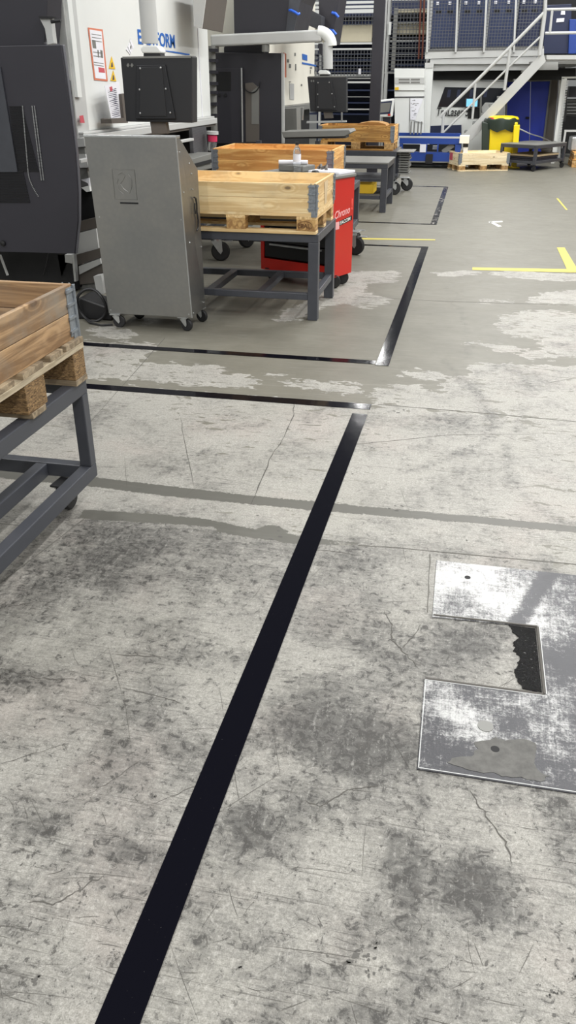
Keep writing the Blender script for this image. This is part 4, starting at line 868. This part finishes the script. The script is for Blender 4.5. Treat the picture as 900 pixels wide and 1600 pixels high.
# grey work surface in front of second machine
t = thing('tray_bench', PY(495, 225, 11.3), 'long grey steel bench top in front of the second press brake', 'bench')
m = B(); pp(m, [(440, 206), (545, 203), (548, 207), (538, 213), (443, 215)], 10.9, .5); m.build('bench_top', 'mid_grey', t, bevel=.004)
m = B(); pp(m, [(443, 213), (540, 212), (540, 216), (445, 217)], 10.95, .3); m.build('bench_apron', 'steel_dark', t)
m = B(); m.box(-2.9, -2.84, 11.0, 11.06, 0, .95); m.box(-2.0, -1.94, 11.0, 11.06, 0, .95); 
B().box(-2.75, -2.69, 11.0, 11.06, 0, .95).build('leg', 'steel_dark', t); B().box(-1.98, -1.92, 11.0, 11.06, 0, .95).build('leg', 'steel_dark', t)

# black coiled pedal on the floor
t = thing('foot_pedal', (-2.78, 5.75, 0), 'black foot pedal with coiled cable on the floor left of the galvanised cabinet', 'foot pedal')
q = P(148, 500)
B().prism([(q.x-.16, q.y, 0), (q.x+.14, q.y, 0), (q.x+.14, q.y, .10), (q.x-.1, q.y, .17), (q.x-.16, q.y, .12)], (0, .22, 0)).build('pedal_body', 'black', t, bevel=.015)
m = B(); c_ = PY(143, 477, q.y-.04); m.tube([c_+Vector((.115*math.cos(a), -.01*math.sin(3*a), .12*math.sin(a))) for a in [i*math.pi/14 for i in range(29)]], .011, 8); m.build('guard_hoop', 'black', t, smooth=True)
m = B(); m.tube([P(128, 492, .02), P(140, 504, .012), P(158, 508, .01), P(176, 507, .01)], .008, 8); m.build('cable', 'rubber', t, smooth=True)

# ================================================================ FAR END
# black hall column
m = B(); a, b = PY(577, 150, 16.2).x, PY(597, 150, 16.2).x
cl_ = thing('support_column', ((a+b)/2, 16.3, 0), 'tall black steel column standing behind the farthest brown crate', 'column')
m.box(a+.01, b-.03, 16.2, 16.32, .02, 4.2); m.build('shaft', 'panel_dark', cl_)
B().box(a-.06, b+.05, 16.15, 16.48, 0, .02).build('base_plate', 'steel_dark', cl_)

# storage rack
RY = 24.0
rk = thing('storage_rack', PY(595, 240, RY), 'tall mesh-fronted storage rack with trays of pale sheets, far back left', 'rack')
def YF(x, Y):
    q = Vector((PY(x, 240, Y).x, Y, 0))-CAM; return CY-F_*q.dot(Uv)/q.dot(Wv)
def Zp(y, Y=RY, x=600): return PY(x, y, Y).z
def Xp(x, Y=RY, y=60): return PY(x, y, Y).x
for xa, xb in ((500, 503), (597, 603), (604, 609), (668, 672)):
    B().box(Xp(xa), Xp(xb), RY-.06, RY+.1, 0, Zp(-80)).build('upright', 'grey_paint', rk)
B().box(Xp(480), Xp(670), RY+1.6, RY+1.65, 0, Zp(-80)).build('back_panel', 'navy', rk)
for ya, yb, x0, x1 in ((1, 5, 480, 600), (8, 12, 480, 600), (14, 20, 480, 600), (66, 69, 480, 600), (75, 78, 480, 600), (116, 120, 480, 600), (121.5, 123.5, 480, 600), (127, 130, 480, 600), (151, 152, 480, 600), (170, 172, 480, 600),
                       (0, 1.5, 603, 670), (63, 66, 603, 670), (74, 75, 603, 670), (85, 85.8, 603, 670), (112.5, 115, 603, 670), (36, 37, 603, 670)):
    B().box(Xp(x0), Xp(x1), RY-.03, RY+.06, Zp(yb), Zp(ya)).build('shelf_beam', 'white_paint' if yb-ya > 2.5 else 'grey_paint', rk)
for ya in (83, 92, 101, 110, 140, 160, 178): B().box(Xp(480), Xp(668), RY+.15, RY+1.5, Zp(ya+2.2), Zp(ya)).build('tray', 'rack_blue', rk)
for ya in (24, 58): B().box(Xp(480), Xp(668), RY+.15, RY+1.5, Zp(ya+3), Zp(ya)).build('tray', 'panel_dark', rk)
def mesh_panel(m, x0, x1, z0, z1, Y, step, r=.006):
    n = int((x1-x0)/step)
    for i in range(n+1): x = x0+i*step; m.box(x-r, x+r, Y-r, Y+r, z0, z1)
    n = int((z1-z0)/step)
    for i in range(n+1): z = z0+i*step; m.box(x0, x1, Y-r*2.2, Y-r, z-r, z+r)
m = B(); mesh_panel(m, Xp(480), Xp(597), Zp(119), Zp(78), RY-.09, .085, .008); mesh_panel(m, Xp(480), Xp(597), Zp(38), Zp(21), RY-.09, .085, .007); mesh_panel(m, Xp(609), Xp(668), Zp(112), Zp(0), RY-.09, .085, .007)
m.build('wire_mesh', 'wire', rk)
m = B()
for i in range(34): x = Xp(520)+i*.075; m.box(x, x+.02, RY+.05, RY+.1, Zp(38), Zp(22))
m.build('comb_strip', 'deep', rk)
for x0, x1, ya, yb in ((490, 580, 38, 65), (617, 668, 14, 20), (617, 668, 35, 54)):
    o = B().box(Xp(x0), Xp(x1), RY+.12, RY+1.4, Zp(yb), Zp(ya)).build('sheet_stack', 'beige_sheet', bevel=.004)
    tag(o, {38: 'large pale beige sheet stack in the left bay of the storage rack', 14: 'thin pale sheet stack near the top of the right rack bay', 35: 'pale beige sheet stack in the right bay of the storage rack behind copper conduits'}[ya], 'sheets')
m = B()
for x in (657, 662.5): B().tube([PY(x+1.5, -40, RY-.15), PY(x-.5, 30, RY-.15), PY(x-3, 92, RY-.15)], .022, 6).build('conduit', 'conduit', rk)
B().box(Xp(563), Xp(567), RY-.14, RY-.1, Zp(116), Zp(107)).build('tag_plate', 'paper', rk)
B().box(Xp(614), Xp(620), RY-.1, RY, Zp(110), Zp(13)).build('guide_rail', 'mid_grey', rk)
B().box(Xp(607), Xp(611), RY-.12, RY-.1, Zp(55), Zp(35)).build('guide_rail', 'white_paint', rk)

# control console
ck_ = thing('control_console', PY(603, 240, 18.2), 'white framed operator console with dark screen right of the black column', 'console')
pp(B(), [(588, 157), (615, 154), (612, 183), (588, 183)], 18.2, .25).build('housing', 'white_paint', ck_, bevel=.02)
pp(B(), [(588, 162), (611, 160), (608, 175), (588, 177)], 18.185, .02).build('screen', 'mid_grey', ck_)
pp(B(), [(588, 160), (612.5, 157.5), (609.5, 177.5), (588, 179)], 18.19, .012).build('bezel', 'navy', ck_)
pp(B(), [(606, 178), (610, 178), (610, 181), (606, 181)], 18.19, .012).build('stop_button', 'red', ck_)
pp(B(), [(598, 183), (610, 183), (610, YF(604, 18.25)), (598, YF(604, 18.25))], 18.25, .15).build('stand', 'panel_dark', ck_)

# white electrical cabinet
CY_ = 19.85
wc = thing('white_cabinet', PY(640, 240, CY_), 'tall white cabinet with louvre panel and pinned drawings behind the blue conveyor', 'cabinet')
pp(B(), [(616, 107), (663, 107), (661, YF(640, CY_)), (617, YF(640, CY_))], CY_, .55).build('body', 'white_paint', wc, bevel=.01)
pp(B(), [(617, 121), (663, 121), (663, 131), (617, 131)], CY_-.01, .015).build('louvre_panel', 'grey_paint', wc)
m = B()
for a, b in ((623, 640), (642, 656)):
    for yy in (123, 127.5): pp(m, [(a, yy), (b, yy), (b, yy+2.6), (a, yy+2.6)], CY_-.014, .01)
m.build('louvre', 'mid_grey', wc)
pp(B(), [(616, 141), (663, 141), (663, 142.5), (616, 142.5)], CY_-.01, .012).build('seam', 'mid_grey', wc); pp(B(), [(616, 151), (663, 150.5), (663, 152.5), (616, 152.8)], CY_-.01, .012).build('seam', 'panel_dark', wc)
pp(B(), [(617, 136.5), (623, 136), (623, 140.5), (617, 140.8)], CY_-.012, .012).build('warning_label', 'sign_yellow', wc)
pp(B(), [(640, 153), (641, 153), (640, 210), (639, 210)], CY_-.01, .012).build('seam', 'mid_grey', wc)
dr = pp(B(), [(641, 154), (661, 154), (655, 175), (650, 188), (641, 187)], CY_-.02, .005).build('wall_drawing', 'paper'); tag(dr, 'large printed drawing sheet pinned to the white cabinet', 'drawing')
m = B()
for k in range(20): x = rnd.uniform(642, 652); y = rnd.uniform(155, 184); a = rnd.uniform(1, 4); pp(m, [(x, y), (x+a, y), (x+a, y+.7), (x, y+.7)], CY_-.024, .003)
m.build('printing', 'mid_grey', dr)
pp(B(), [(661, 156), (662, 192), (648, 189), (654, 174)], CY_-.035, .004).build('flap', 'white_paint', dr)

# blue conveyor table
BY = 18.75
bt_ = thing('conveyor_table', PY(675, 258, BY), 'long blue steel conveyor table in front of the laser machine', 'conveyor')
def bb(n, x0, y0, x1, y1, mt, Y=BY, dep=.1, par=None): return pb(B(), x0, y0, x1, y1, Y, dep).build(n, mt, par or bt_)
bb('top_beam', 622, 208, 720, 213, 'blue', dep=.1, Y=BY+.7); bb('rail_strip', 625, 213.5, 732, 216, 'grey_paint'); bb('side_beam', 624, 216, 720, 225, 'blue', dep=.15)
for xa, xb in ((624, 629), (657, 667), (683, 685), (711, 720)): bb('post', xa, 225, xb, 238, 'blue', dep=.12)
bb('lower_beam', 622, 238, 715, 252, 'blue', dep=.2); bb('skid', 624, 252, 712, 254, 'mid_grey', dep=.8); bb('floor_skid', 626, 254, 700, 258, 'deep', Y=BY+.1, dep=.7)
bb('tag_plate', 656, 225.5, 665.5, 238, 'paper', Y=BY-.02, dep=.015); bb('inner_box', 676, 228, 685, 233.5, 'white_paint', Y=BY+.2, dep=.1); bb('inner_panel', 629, 226, 720, 240, 'deep', Y=BY+.8, dep=.03)
m = B(); m.bar(PY(692, 238, BY+.1), PY(708, 226, BY+.1), .1, .08, up=(0, 1, 0)); m.build('brace', 'mid_grey', bt_); bb('foot', 665, 241, 676, 256, 'black', Y=BY-.03, dep=.06)
bb('end_roller_box', 718, 213, 733, 224, 'cream_paint', Y=BY-.05, dep=.5); bb('end_post', 724, 224, 731, 240, 'white_paint', Y=BY, dep=.2); bb('end_post_band', 723.5, 225, 731.5, 230, 'deep', Y=BY-.01, dep=.2)
for xa in (642, 647, 653, 658): bb('stop_pin', xa-1, 190, xa+1, 210, 'mid_grey', Y=BY+.5, dep=.04)

# laser cutting machine under the mezzanine
LY = 21.2
lm = thing('laser_machine', PY(720, 250, LY), 'white laser cutting machine with dark window and black lettering under the mezzanine', 'machine')
pp(B(), [(667, 124), (790, 126), (788, YF(730, LY)), (664, YF(730, LY))], LY, 1.5).build('housing', 'white_paint', lm, bevel=.02)
pp(B(), [(695, 136), (792, 138), (792, 160), (765, 168), (684, 167)], LY-.02, .025).build('window', 'window', lm, bevel=.004)
for x in (700, 715, 735, 757): pp(B(), [(x, 140), (x+5, 140), (x+3, 152), (x-2, 152)], LY-.024, .004).build('window_bar', 'navy', lm)
text('TruLaser 5', .255, PY(681, 181, LY-.03), (1, 0, -.0), (0, 0, 1), 'black', lm, 'black_lettering', .002, .003, shear=.15, wide=.66)
pp(B(), [(667, 197), (721, 195), (721, 232), (665, 232)], LY-.03, .04).build('plinth_panel', 'navy', lm)
pp(B(), [(731, 170), (750, 168), (750, 185), (731, 185)], LY-.02, .03).build('keyboard_recess', 'deep', lm)
sc2 = pp(B(), [(727, 153), (747.5, 153), (746.5, 168), (727, 168)], LY-.12, .05).build('monitor', 'panel_dark', lm); M['scr'] = simple('lit_screen', (120, 190, 225), .3, emit=.9, var=.3, scale=9)
pp(B(), [(729, 154.5), (746.5, 154.5), (745.5, 166.5), (728.5, 166.5)], LY-.125, .01).build('screen', 'scr', sc2)
pp(B(), [(752, 168), (758, 160), (787, 161), (788, 185), (754, 190)], LY-.06, .08).build('side_cover', 'grey_paint', lm, bevel=.02)
pp(B(), [(750, 150), (753, 150), (752, 190), (749, 190)], LY-.1, .06).build('frame_post', 'mid_grey', lm)

# blue double door under the mezzanine
DY = 22.0
dd = thing('blue_door', PY(825, 246, DY), 'deep blue double steel door in a grey frame behind the yellow bin', 'door')
for a0, b0, a1, b1 in ((793, 128, 829, 127.5), (829.5, 127.5, 860, 127)):
    lf = pp(B(), [(a0, b0), (a1, b1), (a1-3-(a1-830)*.32, 246), (a0-2, 246)], DY, .05).build('door_leaf', 'door_blue', dd, bevel=.004)
q = PY(823.5, 184, DY-.02); B().box(q.x-.03, q.x+.05, q.y-.03, q.y+.02, q.z-.02, q.z+.02).build('lock', 'deep', dd, bevel=.004)
m = B(); pp(m, [(790, 125), (862, 124), (862, 127), (790, 128)], DY-.03, .1); pp(m, [(790, 128), (793, 128), (790, 246), (787, 246)], DY-.03, .1); pp(m, [(859.5, 127), (862, 127), (848, 246), (845, 246)], DY-.03, .1); m.build('door_frame', 'mid_grey', dd)
pp(B(), [(862, 124), (873, 124), (862, 246), (848, 246)], DY+.02, .1).build('side_frame', 'taupe', dd)

# mezzanine
MY = 20.6
mz = thing('mezzanine', PY(668, 246, MY), 'grey steel mezzanine with mesh-fronted upper storey over the laser machine', 'mezzanine')
def mpart(n, pts, mt, Y=MY, dep=.2, bev=.0): return pp(B(), pts, Y, dep).build(n, mt, mz, bevel=bev)
mpart('floor_beam', [(664, 82), (850, 76), (850, 87), (664, 92)], 'grey_paint', dep=.3); mpart('floor_beam', [(672, 93), (838, 88), (838, 100), (672, 100)], 'grey_paint', Y=MY+.02, dep=.3)
mpart('floor_beam', [(664, 100), (872, 97), (872, 109), (676, 111)], 'grey_paint', Y=MY+.1, dep=.2)
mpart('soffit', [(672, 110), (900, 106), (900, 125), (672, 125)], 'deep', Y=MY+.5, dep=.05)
q = PY(668, 82, MY); q2 = PY(930, 76, MY); B().box(q.x, q2.x, MY+.2, MY+5, q2.z-.28, q2.z-.2).build('deck', 'mid_grey', mz)
pp(B(), [(664, 100), (677, 100), (669, YF(668, MY-.05)), (659, YF(668, MY-.05))], MY-.05, .22).build('post', 'white_paint', mz, bevel=.01); pp(B(), [(664, 98), (678, 98), (677, 106), (664, 106)], MY-.07, .26).build('post_head', 'grey_paint', mz)
pp(B(), [(874, 104), (883, 104), (875, YF(870, MY+.6)), (867, YF(870, MY+.6))], MY+.6, .2).build('post', 'grey_paint', mz); pp(B(), [(882, 122), (886, 122), (868, YF(865, MY+.3)), (862, YF(865, MY+.3))], MY+.3, .15).build('post', 'white_paint', mz)
for xt, xb_ in ((671, 667), (717, 712), (763, 756), (809, 803)): pp(B(), [(xt-1.6, -60), (xt+1.6, -60), (xb_+1.4, 82), (xb_-1.4, 82)], MY-.06, .06).build('mesh_post', 'grey_paint', mz)
m = B(); z0, z1 = PY(760, 78, MY).z, PY(760, -60, MY).z; mesh_panel(m, PY(670, 40, MY).x, PY(845, 40, MY).x, z0, z1, MY, .062, .0045); m.build('wire_mesh', 'wire', mz)
mpart('lower_mesh_rail', [(664, 77), (850, 72), (850, 76), (664, 82)], 'mid_grey', dep=.06)
for i, (a0, b0) in enumerate(((673, 715), (716, 761), (762, 806), (807, 845))):
    x0, x1 = PY(a0, 40, MY+.5).x, PY(b0, 40, MY+.5).x; zt = PY(760, -60, MY+.5).z; zb = PY(760, 74, MY+.5).z
    lk = thing('storage_locker', ((x0+x1)/2, MY+.5, zb), 'slate blue locker behind the mezzanine mesh, '+('leftmost of the four', 'second from the left of the four', 'third from the left of the four', 'rightmost of the four, next to the stair head')[i], 'locker')
    B().box(x0+.02, x1-.02, MY+.5, MY+1.2, zb, zt).build('body', 'rack_blue' if i != 3 else 'navy', lk, bevel=.01)
    for k in (.27, .68): zz = PY(760, 17, MY+.5).z; B().box(x0+k*(x1-x0)-.06, x0+k*(x1-x0)+.06, MY+.48, MY+.5, zz-.03, zz+.03).build('handle', 'deep', lk)
    for k in (.2, .65): zz = PY(760, 4, MY+.5).z; B().box(x0+k*(x1-x0)-.03, x0+k*(x1-x0)+.03, MY+.48, MY+.5, zz-.03, zz+.03).build('tag_plate', 'paper', lk)

# staircase
SY = 19.7
st = thing('staircase', PY(723, 212, SY), 'grey steel staircase with pipe handrails climbing right to the mezzanine platform', 'staircase')
for dy in (0, .75): pp(B(), [(722, 213), (727, 222), (738, 218), (853, 96), (850, 86), (842, 87)], SY+dy, .05).build('stringer', 'grey_paint' if dy == 0 else 'mid_grey', st, bevel=.004)
for k in range(9):
    u = (k+.5)/9; x = 728+(846-728)*u; y = 214+(91-214)*u; q = PY(x, y, SY); B().box(q.x-.13, q.x+.13, SY+.05, SY+.75, q.z-.02, q.z+.02).build('tread', 'mid_grey', st)
def rail(pts, r=.024, Y=SY-.03): return B().tube([PY(x, y, Y) for x, y in pts], r, 8).build('handrail', 'grey_paint', st, smooth=True)
rail([(688, 184), (690, 180), (694, 176), (745, 126), (797, 74), (851, 19)], .032); rail([(692, 208), (720, 180), (797, 103), (848, 54)], .02)
for a0, b0, a1, b1, r in ((693, 178, 691, 208, .032), (743, 128, 738, 186, .025), (797, 76, 788, 141, .032), (852, 14, 843, 86, .04), (853, -50, 852, 14, .035)): B().tube([PY(a0, b0, SY-.03), PY(a1, b1, SY-.03)], r, 8).build('rail_post', 'grey_paint', st, smooth=True)
# platform railing
pf = thing('platform_railing', PY(880, 90, SY), 'steel platform edge with pipe railing at the head of the stairs, top right', 'railing')
pp(B(), [(854, 86), (960, 86), (960, 93), (854, 93)], SY, .8).build('platform', 'grey_paint', pf)
for ya, yb in ((15, 13), (52, 50)): B().tube([PY(852, ya, SY-.03), PY(960, yb, SY-.03)], .026, 8).build('rail', 'grey_paint', pf, smooth=True)
B().tube([PY(863, 15, SY-.03), PY(859, 51, SY-.03)], .026, 8).build('rail_post', 'grey_paint', pf, smooth=True)
cn = thing('blue_container', PY(875, 86, MY+.8), 'blue steel cupboard with white notices behind the platform railing', 'cupboard')
pp(B(), [(854, 8), (893, 6), (893, 84), (848, 84)], MY+.8, .8).build('body', 'navy', cn, bevel=.01)
pp(B(), [(890, 30), (960, 30), (960, 84), (888, 84)], MY+.7, .8).build('side_unit', 'blue', cn, bevel=.01)
for pts in ([(870, 29), (882, 28), (881, 34), (869, 35)], [(877, 17), (883, 17), (883, 23), (876, 23)]): pp(B(), pts, MY+.78, .01).build('notice', 'paper', cn)
B().box(PY(845, 0, MY+1.7).x, PY(960, 0, MY+1.7).x, MY+1.7, MY+1.8, PY(870, 86, MY+1.7).z, PY(870, -60, MY+1.7).z).build('back_screen', 'deep', cn)

# right hand mesh cage
cg = thing('mesh_cage', PY(892, 240, 20.5), 'white framed cage with dark equipment and pallets, at the right edge under the platform', 'cage')
pp(B(), [(878, 120), (930, 119), (930, 122), (878, 123)], 20.5, .06).build('frame_bar', 'white_paint', cg); pp(B(), [(878, 122), (882, 122), (866, YF(863, 20.5)), (861, YF(863, 20.5))], 20.5, .06).build('frame_bar', 'white_paint', cg)
m = B()
for k in range(40): y = 125+k*2.5; x = 885-(y-122)*.135; pp(m, [(x, y), (x+4, y), (x+4, y+.9), (x, y+.9)], 20.55, .05)
m.build('ladder_strip', 'white_paint', cg)
for x, y0_, y1_, dy, nm, mt in ((900, 135, 152, 2, 'dark_shelf', 'panel_dark'), (895, 155, 182, 2.3, 'slat_shutter', 'mid_grey'), (893, 182, 240, 2, 'black_rack', 'deep')): pp(B(), [(x-18 if mt == 'deep' else x-10, y0_), (930, y0_), (930, y1_), (x-21 if mt == 'deep' else x-12, y1_)], 20.5+dy, .4).build(nm, mt, cg)
m = B()
for y in (157, 162, 167, 172, 177): pp(m, [(886, y), (930, y), (930, y+1.2), (886, y+1.2)], 22.7, .06)
m.build('slats', 'grey_paint', cg)
pp(B(), [(884, 140), (887, 140), (884, 190), (881, 190)], 21.8, .1).build('black_post', 'black', cg)
wf = thing('white_frame_box', PY(900, 246, 19.9), 'white tubular framed box with shiny wrapped goods at the right edge', 'box')
m = B(); pp(m, [(882, 203), (930, 203), (930, 206), (882, 206)], 19.9, .05); pp(m, [(882, 206), (885, 206), (881, 232), (878, 232)], 19.9, .05); m.build('frame', 'grey_paint', wf)
pp(B(), [(893, 214), (930, 213), (930, 236), (890, 236)], 20.1, .5).build('wrapped_goods', 'zinc', wf, bevel=.03)
ep = pallet(PY(893, 258, 19.6).x, 19.6, 0.0, 'wooden pallet standing at the right edge behind the rolling table', 'wood_brown_x', 'wood_y', 'wood_z')
pallet(PY(893, 258, 19.6).x+.02, 19.62, 0.145, 'second wooden pallet stacked on the one at the right edge', 'wood_amber_x', 'wood_y', 'wood_z')

# yellow waste bin
yb = PY(785, 258, 19.35); bn = thing('waste_bin', (yb.x, 19.6, 0), 'yellow waste bin with a dark green bag folded over its rim', 'bin')
x0, x1 = PY(763, 220, 19.35).x, PY(806, 220, 19.35).x; zt = PY(785, 191, 19.35).z
B().prism([(x0+.05, 19.37, .08), (x1-.06, 19.37, .08), (x1, 19.35, zt), (x0, 19.35, zt)], (0, .6, 0)).build('front_body', 'yellow', bn, bevel=.02)
pp(B(), [(753, 190), (765, 193), (764, 262), (752, 256)], 19.38, .45).build('side_body', 'bag_green', bn, bevel=.015)
m = B(); n = 28; rings = []
cxm = (PY(757, 190, 19.6).x+PY(811, 190, 19.6).x)/2; rx = (PY(811, 190, 19.6).x-PY(757, 190, 19.6).x)/2
for rr, zz in ((1.0, -.16), (1.04, -.03), (1.02, .05), (.92, .07), (.8, -.05)):
    rings.append([Vector((cxm+rx*rr*math.cos(a)*(1+.03*math.sin(5*a)), 19.66+.42*rr*math.sin(a), zt+zz+.015*math.sin(7*a+zz*9)*(1 if zz > -.1 else 2))) for a in [2*math.pi*k/n for k in range(n)]])
m.add([p for r_ in rings for p in r_], [(i*n+k, i*n+(k+1) % n, (i+1)*n+(k+1) % n, (i+1)*n+k) for i in range(4) for k in range(n)]); m.build('bin_bag', 'bag_green', bn, smooth=True)
m = B(); m.lathe((cxm+.03, 19.66, zt+.03), [(0, .09), (.2, .085), (.3, .065), (.33, .02), (.3, -.03)], 24); m.build('yellow_lid_film', 'yellow', bn, smooth=True)
m = B(); m.lathe((cxm-rx*.55, 19.5, zt+.05), [(0, .04), (.08, .03), (.1, 0)], 14); m.build('red_rag', 'red', bn, smooth=True)
for x in (x0+.1, x1-.1): B().cyl((x, 19.85, .09), (x+.05, 19.85, .09), .09, n=16).build('wheel', 'rubber', bn)
yp = thing('yellow_post', (PY(803, 260, 19.2).x, 19.2, 0), 'slim yellow guard post on the floor right of the waste bin', 'post')
pp(B(), [(803, 196), (812.5, 195), (807, YF(803, 19.2)), (799, YF(803, 19.2))], 19.2, .1).build('shaft', 'yellow', yp, bevel=.01); q = PY(803, 258, 19.2); B().box(q.x-.12, q.x+.12, 19.15, 19.33, 0, .02).build('foot_plate', 'yellow', yp)
m = B(); m.tube([PY(811, 201, 19.25), PY(828, 209, 19.2), PY(845, 214, 19.6), PY(862, 222, 20.0), PY(868, 221, 20.2)], .012, 6); tag(m.build('barrier_chain', 'zinc', smooth=True), 'thin sagging barrier chain between the yellow post and the cage', 'chain')

# rolling table
A_, B_, C_ = P(795, 263), P(833, 268), P(877, 262)
u = (C_-B_).normalized(); v = (A_-B_).normalized(); L_ = (C_-B_).length; W_ = (A_-B_).length; v = (v-u*v.dot(u)).normalized()
rt = thing('rolling_table', B_+u*L_/2+v*W_/2, 'low dark steel table on casters in front of the yellow post', 'table'); RR = Matrix((u, v, Zv)).transposed()
def rx_(n, a0, a1, b0, b1, z0, z1, mt='steel_dark', par=None, bev=.004): return B().obox(B_+u*(a0+a1)/2+v*(b0+b1)/2+Zv*(z0+z1)/2, a1-a0, b1-b0, z1-z0, RR).build(n, mt, par or rt, bevel=bev)
zt = .50
rx_('table_top', -.03, L_+.03, -.03, W_+.03, zt-.015, zt, 'mid_grey'); rx_('top_frame', -.03, L_+.03, -.03, .02, zt-.075, zt-.016); rx_('top_frame', -.03, .02, .02, W_+.03, zt-.075, zt-.016); rx_('top_frame', L_-.02, L_+.03, .02, W_+.03, zt-.075, zt-.016); rx_('top_frame', .02, L_-.02, W_-.02, W_+.03, zt-.075, zt-.016)
for a in (-.03, L_-.03):
    for b in (-.03, W_-.03): rx_('leg', a, a+.06, b, b+.06, .12, zt-.075)
for a0, a1, b0, b1 in ((.03, L_-.03, -.02, .03), (.03, L_-.03, W_-.03, W_+.02), (-.02, .03, .03, W_-.03), (L_-.03, L_+.02, .03, W_-.03)): rx_('lower_frame', a0, a1, b0, b1, .14, .19)
rx_('shelf', .03, L_-.03, .03, W_-.03, .17, .18)
for a in (.0, L_):
    for b in (.0, W_): q = B_+u*a+v*b; caster(rt, q.x, q.y, .05, .12, .5, 'black', 'rubber')
for k, (mt, z0) in enumerate((('panel_dark', .183), ('panel_dark', .222), ('card', .262))): tag(rx_('card_sheets', .06+.03*k, L_-.05-.04*k, .05, W_-.04, z0, z0+.034, mt, None, .003) if 0 else B().obox(B_+u*(L_/2+.02*k)+v*W_/2+Zv*(z0+.017), L_*.8, W_*.85, .034, RR).build('card_sheets', mt, bevel=.004), ('black sheet pile lowest on the shelf of the rolling table', 'black sheet pile in the middle of the rolling table shelf', 'brown cardboard sheet topmost on the shelf of the rolling table')[k], 'sheets')
m = B(); c = B_+u*(L_-.12)+v*W_*.45+Zv*.30; m.lathe(c, [(0, 0), (.09, 0), (.12, .05), (.08, .12), (.02, .15), (0, .15)], 10); tag(m.build('white_bag', 'paper', smooth=True), 'crumpled white plastic bag on the shelf of the rolling table', 'bag')

# far pallet with pale collar
ang = .20; Lp = 1.2; c0 = P(716, 268)
px0 = c0.x; py0 = c0.y
t1 = pallet(px0-.0, py0, 0, 'pale wooden pallet on the floor left of the yellow bin', 'wood_pale_x', 'wood_pale_y', 'wood_z', L=1.07, D=.71); t2 = collar(px0, py0, .144, 'pale wooden pallet collar with a red stencil on the far floor pallet', 'wood_pale_x', 'wood_pale_y', foot=.03, L=1.07, D=.71)
B().box(px0-.003, px0, py0+.42, py0+.6, .18, .32).build('red_stencil', 'red_ink', t2)
for t_ in (t1, t2):
    o = Vector((px0, py0, 0)); c = Vector(t_.location); R = Matrix.Rotation(.36, 3, 'Z'); t_.location = o+R@(c-o); t_.rotation_euler = (0, 0, .36)

# groups of look-alikes
for base, g in (('floor_tape', 'black floor tapes marking the bays'), ('yellow_floor_line', 'yellow lines on the aisle floor'), ('wooden_pallet', 'wooden pallets'), ('pallet_collar', 'wooden pallet collars'), ('storage_locker', 'lockers behind the mezzanine mesh'),
                ('sheet_stack', 'pale sheet stacks in the storage rack'), ('card_sheets', 'sheets on the shelf of the rolling table'), ('press_brake', 'press brakes along the left side'), ('control_pendant', 'hanging control boxes'), ('steel_trolley', 'dark steel trolleys carrying crates'), ('steel_table', 'dark steel tables')):
    for o in bpy.data.objects:
        if o.parent is None and o.name.split('.')[0] == base and 'category' in o: o['group'] = g
